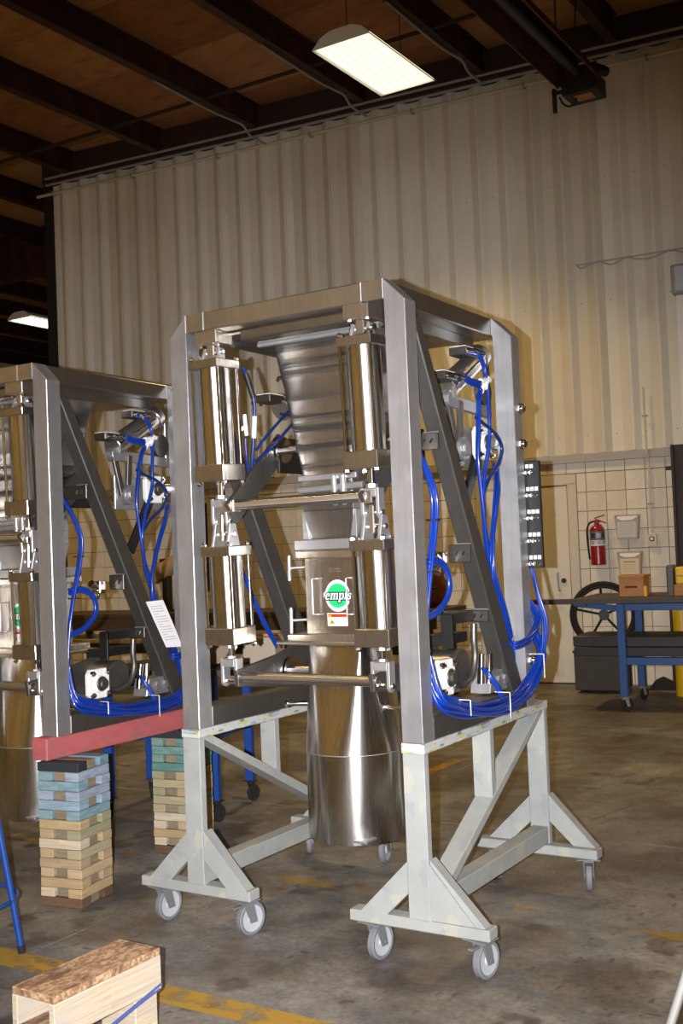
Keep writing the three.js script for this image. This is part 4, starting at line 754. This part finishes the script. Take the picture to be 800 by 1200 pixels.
{
  const t = onWall('wall_socket', 'cream outlet box with a round socket at the foot of a wall conduit', 'outlet', -0.68, 1.42, 0.0);
  part('box', bx(-0.045, 0.045, 0, 0.125, 0, 0.045, 0.004), std({ color: 0xc9bda6, roughness: 0.5 }), t);
  part('socket', [rod([0, 0.075, 0.044], [0, 0.075, 0.052], 0.026, 20)], M.steelDark, t); part('socket_face', rod([0, 0.075, 0.05], [0, 0.075, 0.055], 0.016, 16), M.bearing, t);
  const c = onWall('conduit', 'thin painted conduit running down the wall to the outlet box', 'conduit', -0.68, 1.545, 0.0);
  part('pipe', [pipe([[0, 0, 0.03], [0, 0.5, 0.03], [0, 0.76, 0.035], [-0.003, 0.83, 0.07], [-0.005, 0.95, 0.072], [-0.01, 1.5, 0.072]], 0.0115, 10, 60)], M.doorTrim, c); part('pipe_strap', bx(-0.03, 0.03, 0.3, 0.315, 0.0, 0.043, 0.002), M.conduit, c); part('pipe_strap', bx(-0.035, 0.025, 1.2, 1.215, 0.053, 0.086, 0.002), M.conduit, c);
  const wb = scene.getObjectByName('wall_back');
  part('conduit', [rod([-8.55, 6.42, 0.09], [2, 6.42, 0.09], 0.02, 10)], M.doorTrim, wb); for (let i = 0; i < 8; i++) part('pipe_strap', bx(-8.3 + i * 1.3, -8.27 + i * 1.3, 6.395, 6.445, 0.035, 0.112, 0.002), M.conduit, wb);
  part('conduit', rod([-8.3, 6.5, 0.2], [2, 6.5, 0.2], 0.017, 8), M.conduit, wb); part('conduit', rod([-8.3, 6.58, 0.22], [2, 6.58, 0.22], 0.017, 8), M.conduit, wb);
  for (const [x, label] of [[-5.9, 'bent conduit dropping from the roof left of the hanging light'], [-3.06, 'bent conduit looping down beside the joist under the lamp'], [-4.5, 'bent conduit running from the lamp along a joist']]) { const z = -7.0; const q = thing('conduit_drop', label, 'conduit', [x, 6.57, z]); part('pipe', pipe([[x + 0.08, 6.57, z + 1.6], [x + 0.08, 6.55, z + 0.6], [x + 0.09, 6.56, z + 0.25], [x + 0.14, 6.53, z + 0.12], [x + 0.16, 6.44, z + 0.02], [x + 0.17, 6.42, z - 0.3]], 0.013, 8), M.conduit, q); }
  const wire = onWall('wall_cable', 'sagging pale cable tied along a straight bar high on the ribbed wall', 'cable', -1.3, 4.4, 0.064);
  part('bar', rod([0, 0.0, 0], [1.9, 0.02, 0], 0.007, 8), M.ledge, wire); part('cable', pipe([[-0.02, 0.01, 0.01], [0.04, -0.045, 0.02], [0.15, -0.01, 0.02], [0.24, -0.005, 0.015], [0.35, -0.05, 0.02], [0.52, 0.0, 0.015], [0.6, -0.03, 0.02], [0.75, -0.045, 0.02], [0.95, 0, 0.015], [1.15, -0.05, 0.02], [1.4, 0, 0.015], [1.9, -0.02, 0.02]], 0.008, 8), M.ledge, wire);
  const eb = onWall('electrical_box', 'grey steel box high on the ribbed wall at the right edge', 'box', -0.06, 3.93, 0.072);
  part('box', bx(-0.28, 0.3, 0, 0.3, -0.01, 0.12, 0.012), M.conduit, eb); part('cover', bx(-0.24, 0.27, 0.03, 0.27, 0.12, 0.128, 0.003), std({ color: 0xb9c0c8, roughness: 0.4 }), eb);
  const ch = onWall('cable_duct', 'white duct running down from the grey box at the right edge', 'duct', -0.22, 2.43, 0.072); part('duct', bx(-0.09, -0.0, 0, 1.5, -0.01, 0.05, 0.004), M.white, ch); part('duct_side', bx(0.0, 0.3, 0, 1.5, -0.01, 0.03, 0.003), M.dark, ch);
  const d2 = struct('door_2', [wallAt(2.2, 0)[0], 0, wallAt(2.2, 0)[1]], AW, true);
  for (let i = 0; i < 7; i++) part('door_section', bx(-2.1, 2.1, 0.01 + i * 0.555, 0.555 + i * 0.555, 0.05, 0.1, 0.01), M.white, d2);
  const col = struct('column_1', [wallAt(-0.25, 0)[0], 0, wallAt(-0.25, 0)[1]], AW, true);
  part('column_web', [bx(-0.17, 0.2, 0, 2.43, 0.01, 0.12, 0.004), bx(-0.185, -0.155, 0, 2.43, 0.0, 0.16, 0.003)], std({ color: 0x2a211c, roughness: 0.6 }), col); part('column_latch', bx(-0.25, -0.17, 2.18, 2.22, 0.06, 0.1, 0.003), M.black, col);
}
// right-hand work table with its shelf load
const R0 = wallAt(-1.853, 1.79);
{
  const t = thing('work_table', 'long dark-topped blue work table on casters by the block wall', 'table', [-1.246, 0, -6.037], AW, null, true);
  part('table_top', bx(-0.42, 1.9, 0.945, 0.989, -0.95, 0.0, 0.004), M.benchTop, t);
  for (const [x, z] of [[0, 0], [0, -0.75], [1.6, 0], [1.6, -0.75]]) { part('leg', bx(x - 0.034, x + 0.034, 0.13, 0.94, z - 0.034, z + 0.034, 0.004), M.blue, t); caster(t, x, z, 0.13, 0.055, rr(-0.8, 0.8), [M.conduit, M.steelDark, M.rubber], false); }
  for (const z of [0, -0.75]) { part('rail', bx(0.034, 1.566, 0.88, 0.94, z - 0.03, z + 0.03, 0.004), M.blue, t); part('rail', bx(0.034, 1.566, 0.41, 0.475, z - 0.03, z + 0.03, 0.004), M.blue, t); }
  part('rail', bx(-0.02, 0.02, 0.4, 0.475, -0.705, -0.045, 0.004), M.blue, t); part('outrigger', [board([0.0, 0.88], [-0.42, 0.93], 0.05, 'z', -0.2, -0.16), bx(-0.45, -0.33, 0.915, 0.944, -0.22, -0.12, 0.003)], M.blue, t);
  const fb = thing('steel_bar', 'long dark flat bar lying along the front edge of the long work table', 'steel bar', [-1.246, 0.945, -6.037], AW, null, true); part('bar', bx(-0.84, 1.9, 0.0, 0.045, 0.003, 0.09, 0.003), M.benchTop, fb);
  const l1 = thing('steel_channel', 'dark steel channel on the table shelf, upper of two', 'steel bar', [-1.246, 0.56, -6.037], AW, null, true); part('channel', [bx(-0.45, 1.8, 0.0, 0.085, -0.2, -0.05, 0.004), bx(-0.45, 1.8, 0.075, 0.088, -0.62, -0.05, 0.003)], M.steelDark, l1); part('worn_edge', bx(-0.43, -0.05, 0.0885, 0.09, -0.08, -0.06, 0.0005), M.ledge, l1);
  const l2 = thing('steel_channel', 'dark steel channel on the table shelf, lower of two', 'steel bar', [-1.246, 0.476, -6.037], AW, null, true); part('channel', [bx(-0.44, 1.8, 0.0, 0.08, -0.62, -0.047, 0.004)], M.steelDark, l2);
  const cb = thing('cardboard_box', 'small brown carton with a printed line on the long work table', 'box', [-1.246, 0.99, -6.037], AW, null, true);
  part('carton', bx(-0.05, 0.165, 0.0, 0.18, -0.46, -0.2, 0.004), M.kraft, cb); part('lid', bx(-0.055, 0.17, 0.165, 0.19, -0.465, -0.195, 0.003), M.kraft, cb);
  const pl = new THREE.PlaneGeometry(0.11, 0.018); pl.translate(0.055, 0.085, -0.1985); part('printed_line', pl, std({ color: 0x4a3422, roughness: 0.9 }), cb); part('yellow_tag', bx(0.166, 0.19, 0.0, 0.09, -0.24, -0.2, 0.002), M.yellow, cb);
  const yb = thing('yellow_case', 'yellow plastic case on a brown carton at the right end of the work table', 'case', [-1.246, 1.09, -6.037], AW, null, true); part('case', bx(0.44, 0.8, 0.0, 0.15, -0.4, -0.2, 0.012), M.yellow, yb); part('case_seam', bx(0.438, 0.8, 0.07, 0.078, -0.4, -0.198, 0.001), M.kraft, yb);
  const kb = thing('cardboard_box', 'flat brown carton under the yellow case', 'box', [-1.246, 0.99, -6.037], AW, null, true); part('carton', bx(0.43, 0.82, 0.0, 0.0995, -0.42, -0.18, 0.004), M.kraft, kb); part('flap', bx(0.43, 0.82, 0.05, 0.053, -0.182, -0.178, 0.0005), M.kraftPale, kb);
  const gr = thing('spiral_binder', 'dark grey ring-bound pad standing against the yellow case', 'binder', [-1.246, 0.99, -6.037], AW, null, true); part('pad', bx(0.375, 0.425, 0.0, 0.27, -0.36, -0.18, 0.004), std({ color: 0x5d5e5a, roughness: 0.6 }), gr); for (let i = 0; i < 9; i++) part('binding_ring', ring([0.375, 0.03 + i * 0.026, -0.18], 'x', 0.012, 0.003, 10), M.steelDark, gr);
  // black spoked wheel behind the table
  const w = thing('spoked_wheel', 'black spoked wheel standing behind the blue work table', 'wheel', [...(([x, z]) => [x, 0.427, z])(wallAt(-1.1, 0.5))], AW + 0.25, null, true);
  part('rim', [ring([0, 0.33, 0], 'z', 0.3, 0.035, 40), ring([0, 0.33, 0.1], 'z', 0.28, 0.012, 40)], M.rubber, w); const tb = new THREE.CylinderGeometry(0.315, 0.315, 0.14, 40, 1, true); tb.rotateX(Math.PI / 2); tb.translate(0, 0.33, 0); const rm = M.rubber.clone(); rm.side = THREE.DoubleSide; part('drum', tb, rm, w);
  for (let i = 0; i < 5; i++) { const a = i * 1.2566 + 0.4; part('spoke', rod([0, 0.33, 0], [0.29 * Math.cos(a), 0.33 + 0.29 * Math.sin(a), 0], 0.012, 8), M.black, w); } part('hub', rod([0, 0.33, -0.06], [0, 0.33, 0.08], 0.05, 20), M.black, w);
  const [bxx, bzz] = wallAt(-1.13, 0.5);
  const bn = thing('scrap_bin', 'dark grey steel bin under the blue work table', 'bin', [bxx, 0, bzz], AW, null, true); part('bin_body', bx(-0.24, 0.24, 0.03, 0.41, -0.2, 0.2, 0.006), std({ color: 0x3f3a34, map: rep(T.mottle, 0.5), roughness: 0.7 }), bn); part('bin_rim', bx(-0.25, 0.25, 0.395, 0.419, -0.21, 0.21, 0.004), M.steelDark, bn); part('bin_foot', [bx(-0.2, -0.16, 0, 0.03, -0.16, 0.16), bx(0.16, 0.2, 0, 0.03, -0.16, 0.16)], M.rubber, bn);
  const [px, pz] = wallAt(-0.37, 0.72);
  const po = thing('bollard', 'yellow steel guard post behind the blue table at the right edge', 'bollard', [px + 0.06, 0, pz], AW, null, true); part('post', rod([0, 0, 0], [0, 0.94, 0], 0.085, 32), M.yellow, po); part('dome', turned(new THREE.SphereGeometry(0.085, 24, 12), (m) => m.makeScale(1, 0.4, 1).setPosition(0, 0.94, 0)), M.yellow, po); part('chain', [rod([-0.095, 0.1, 0.02], [-0.095, 0.93, 0.02], 0.012, 8)], M.steelDark, po);
  const [hx, hz] = wallAt(-0.6, 0.3); const bk = thing('floor_wedge', 'dark rubber wedge on the floor beside the yellow post', 'wedge', [hx, 0, hz], AW, null, true); part('wedge', prism([[-0.13, 0], [0.13, 0], [0.13, 0.06], [0.0, 0.12], [-0.05, 0.1]], 'z', -0.08, 0.08, 0.004), M.rubber, bk);
}
// bench along the wall behind the machines
{
  const [x, z] = wallAt(-4.6, 1.3), b = thing('workbench', 'long low workbench against the block wall, seen through the machines', 'bench', [x, 0, z], AW, null, true);
  part('bench_top', bx(-2.75, 2.2, 0.855, 0.9, -0.4, 0.35, 0.004), M.shelfBrown, b); part('apron', bx(-2.7, 2.15, 0.71, 0.854, 0.29, 0.33, 0.003), M.shelfBrown, b);
  part('shelf', bx(-2.7, 2.15, 0.57, 0.62, -0.38, 0.33, 0.003), std({ color: 0x9a8358, roughness: 0.4, metalness: 0.5 }), b); part('shelf_lip', bx(-2.7, 2.15, 0.46, 0.57, 0.29, 0.31, 0.003), M.steelDark, b);
  for (const u of [-2.6, -0.9, 0.7, 2.05]) { part('leg', bx(u - 0.04, u + 0.04, 0, 0.71, 0.24, 0.29, 0.003), M.steelDark, b); part('leg', bx(u - 0.04, u + 0.04, 0, 0.855, -0.38, -0.33, 0.003), M.steelDark, b); }
  const [gx, gz] = wallAt(-5.86, 1.3), dr = thing('bench_drill', 'tan-headed bench drill on a black stand, left of the white stand\'s machine', 'drill', [gx, 0.9, gz], AW, null, true);
  part('stand', [bx(-0.02, 0.13, 0, 0.02, -0.1, 0.1, 0.003), bx(0.03, 0.11, 0.02, 0.4, -0.04, 0.04, 0.004)], M.black, dr);
  part('head', [rod([-0.1, 0.38, 0.02], [0.03, 0.46, 0], 0.085, 28, 0.1), rod([0.03, 0.46, 0], [0.2, 0.56, -0.03], 0.1, 28, 0.085)], M.tan, dr); part('chuck', rod([-0.12, 0.366, 0.024], [-0.1, 0.38, 0.02], 0.07, 24), M.kraft, dr); part('cap', bx(0.0, 0.06, 0.52, 0.59, -0.04, 0.04, 0.003), M.black, dr);
  const [lx, lz] = wallAt(-2.62, 1.3), br = thing('leather_bundle', 'crumpled brown leather bundle on the bench, seen beside the blue hoses', 'bundle', [lx, 0.9, lz], AW, null, true);
  const S = new THREE.SphereGeometry(0.2, 40, 28), p = S.attributes.position; for (let i = 0; i < p.count; i++) { const X = p.getX(i), Y = p.getY(i), Z = p.getZ(i), k = 0.85 + 0.5 * (fbm(Math.atan2(Z, X) / 6.2832 + 0.5, Y * 2 + 0.5, 6, 3) - 0.3); p.setXYZ(i, X * k * 0.9, Math.max(0, (Y + 0.2) * k * 1.15), Z * k * 0.7); } S.computeVertexNormals();
  part('leather', S, std({ color: 0x7d4a25, roughness: 0.7 }), br); part('tie', ring([0, 0.2, 0], 'y', 0.14, 0.01, 24), M.black, br);
}
// overhead radiant heater
{
  const h = thing('radiant_heater', 'long brown overhead tube heater with a black burner box at its end', 'heater', [-1.71, 5.95, -2]);
  const q = [[-1.92, 6.0], [-1.84, 6.16], [-1.78, 6.2], [-1.63, 6.2], [-1.57, 6.16], [-1.5, 6.0]];
  part('reflector', prism([...q, ...q.slice().reverse().map(([x, y]) => [-1.71 + (x + 1.71) * 0.965, y - 0.008])], 'z', -6.95, 5, 0), M.heater, h);
  part('rolled_edge', [rod([-1.92, 6.0, -6.95], [-1.92, 6.0, 5], 0.012, 8), rod([-1.5, 6.0, -6.95], [-1.5, 6.0, 5], 0.012, 8)], M.heater, h);
  part('heater_tube', rod([-1.71, 6.1, -6.9], [-1.71, 6.1, 5], 0.055, 24), M.tubeDark, h);
  part('end_plate', bx(-1.9, -1.52, 6.0, 6.17, -6.965, -6.95, 0.002), M.heater, h);
  const bb = part('burner_box', bx(-1.9, -1.55, 5.92, 6.1, -7.3, -6.98, 0.006), M.black, h); part('burner_panel', bx(-1.8, -1.62, 5.913, 5.92, -7.2, -7.05, 0.002), M.kraft, bb); part('motor', rod([-1.5, 6.12, -7.15], [-1.55, 6.12, -7.0], 0.05, 18), M.tubeDark, bb);
  part('drop_bracket', [bx(-2.0, -1.965, 5.78, 6.02, -7.02, -6.98, 0.003), bx(-2.0, -1.9, 5.96, 5.99, -7.02, -6.98, 0.003)], M.black, h);
  part('flex_line', pipe([[-1.95, 5.95, -7.05], [-1.92, 5.88, -7.08], [-1.86, 5.85, -7.1], [-1.8, 5.88, -7.1], [-1.79, 5.92, -7.1]], 0.01, 8), M.rubber, h);
  for (const z of [-6.0, -2, 2]) part('hanger_rod', [rod([-1.85, 6.16, z], [-1.85, 6.88, z], 0.008, 8), rod([-1.57, 6.16, z], [-1.57, 6.88, z], 0.008, 8)], M.rim, h);
  const sc = thing('hanging_cable', 'thin dark cable hanging by the heater near the roof edge', 'cable', [-1.45, 6.3, -6.2]); part('cable', pipe([[-1.45, 6.85, -6.2], [-1.44, 6.6, -6.22], [-1.47, 6.35, -6.25], [-1.5, 6.15, -6.3]], 0.008, 8), M.rubber, sc);
}
renderer.render(scene, camera);
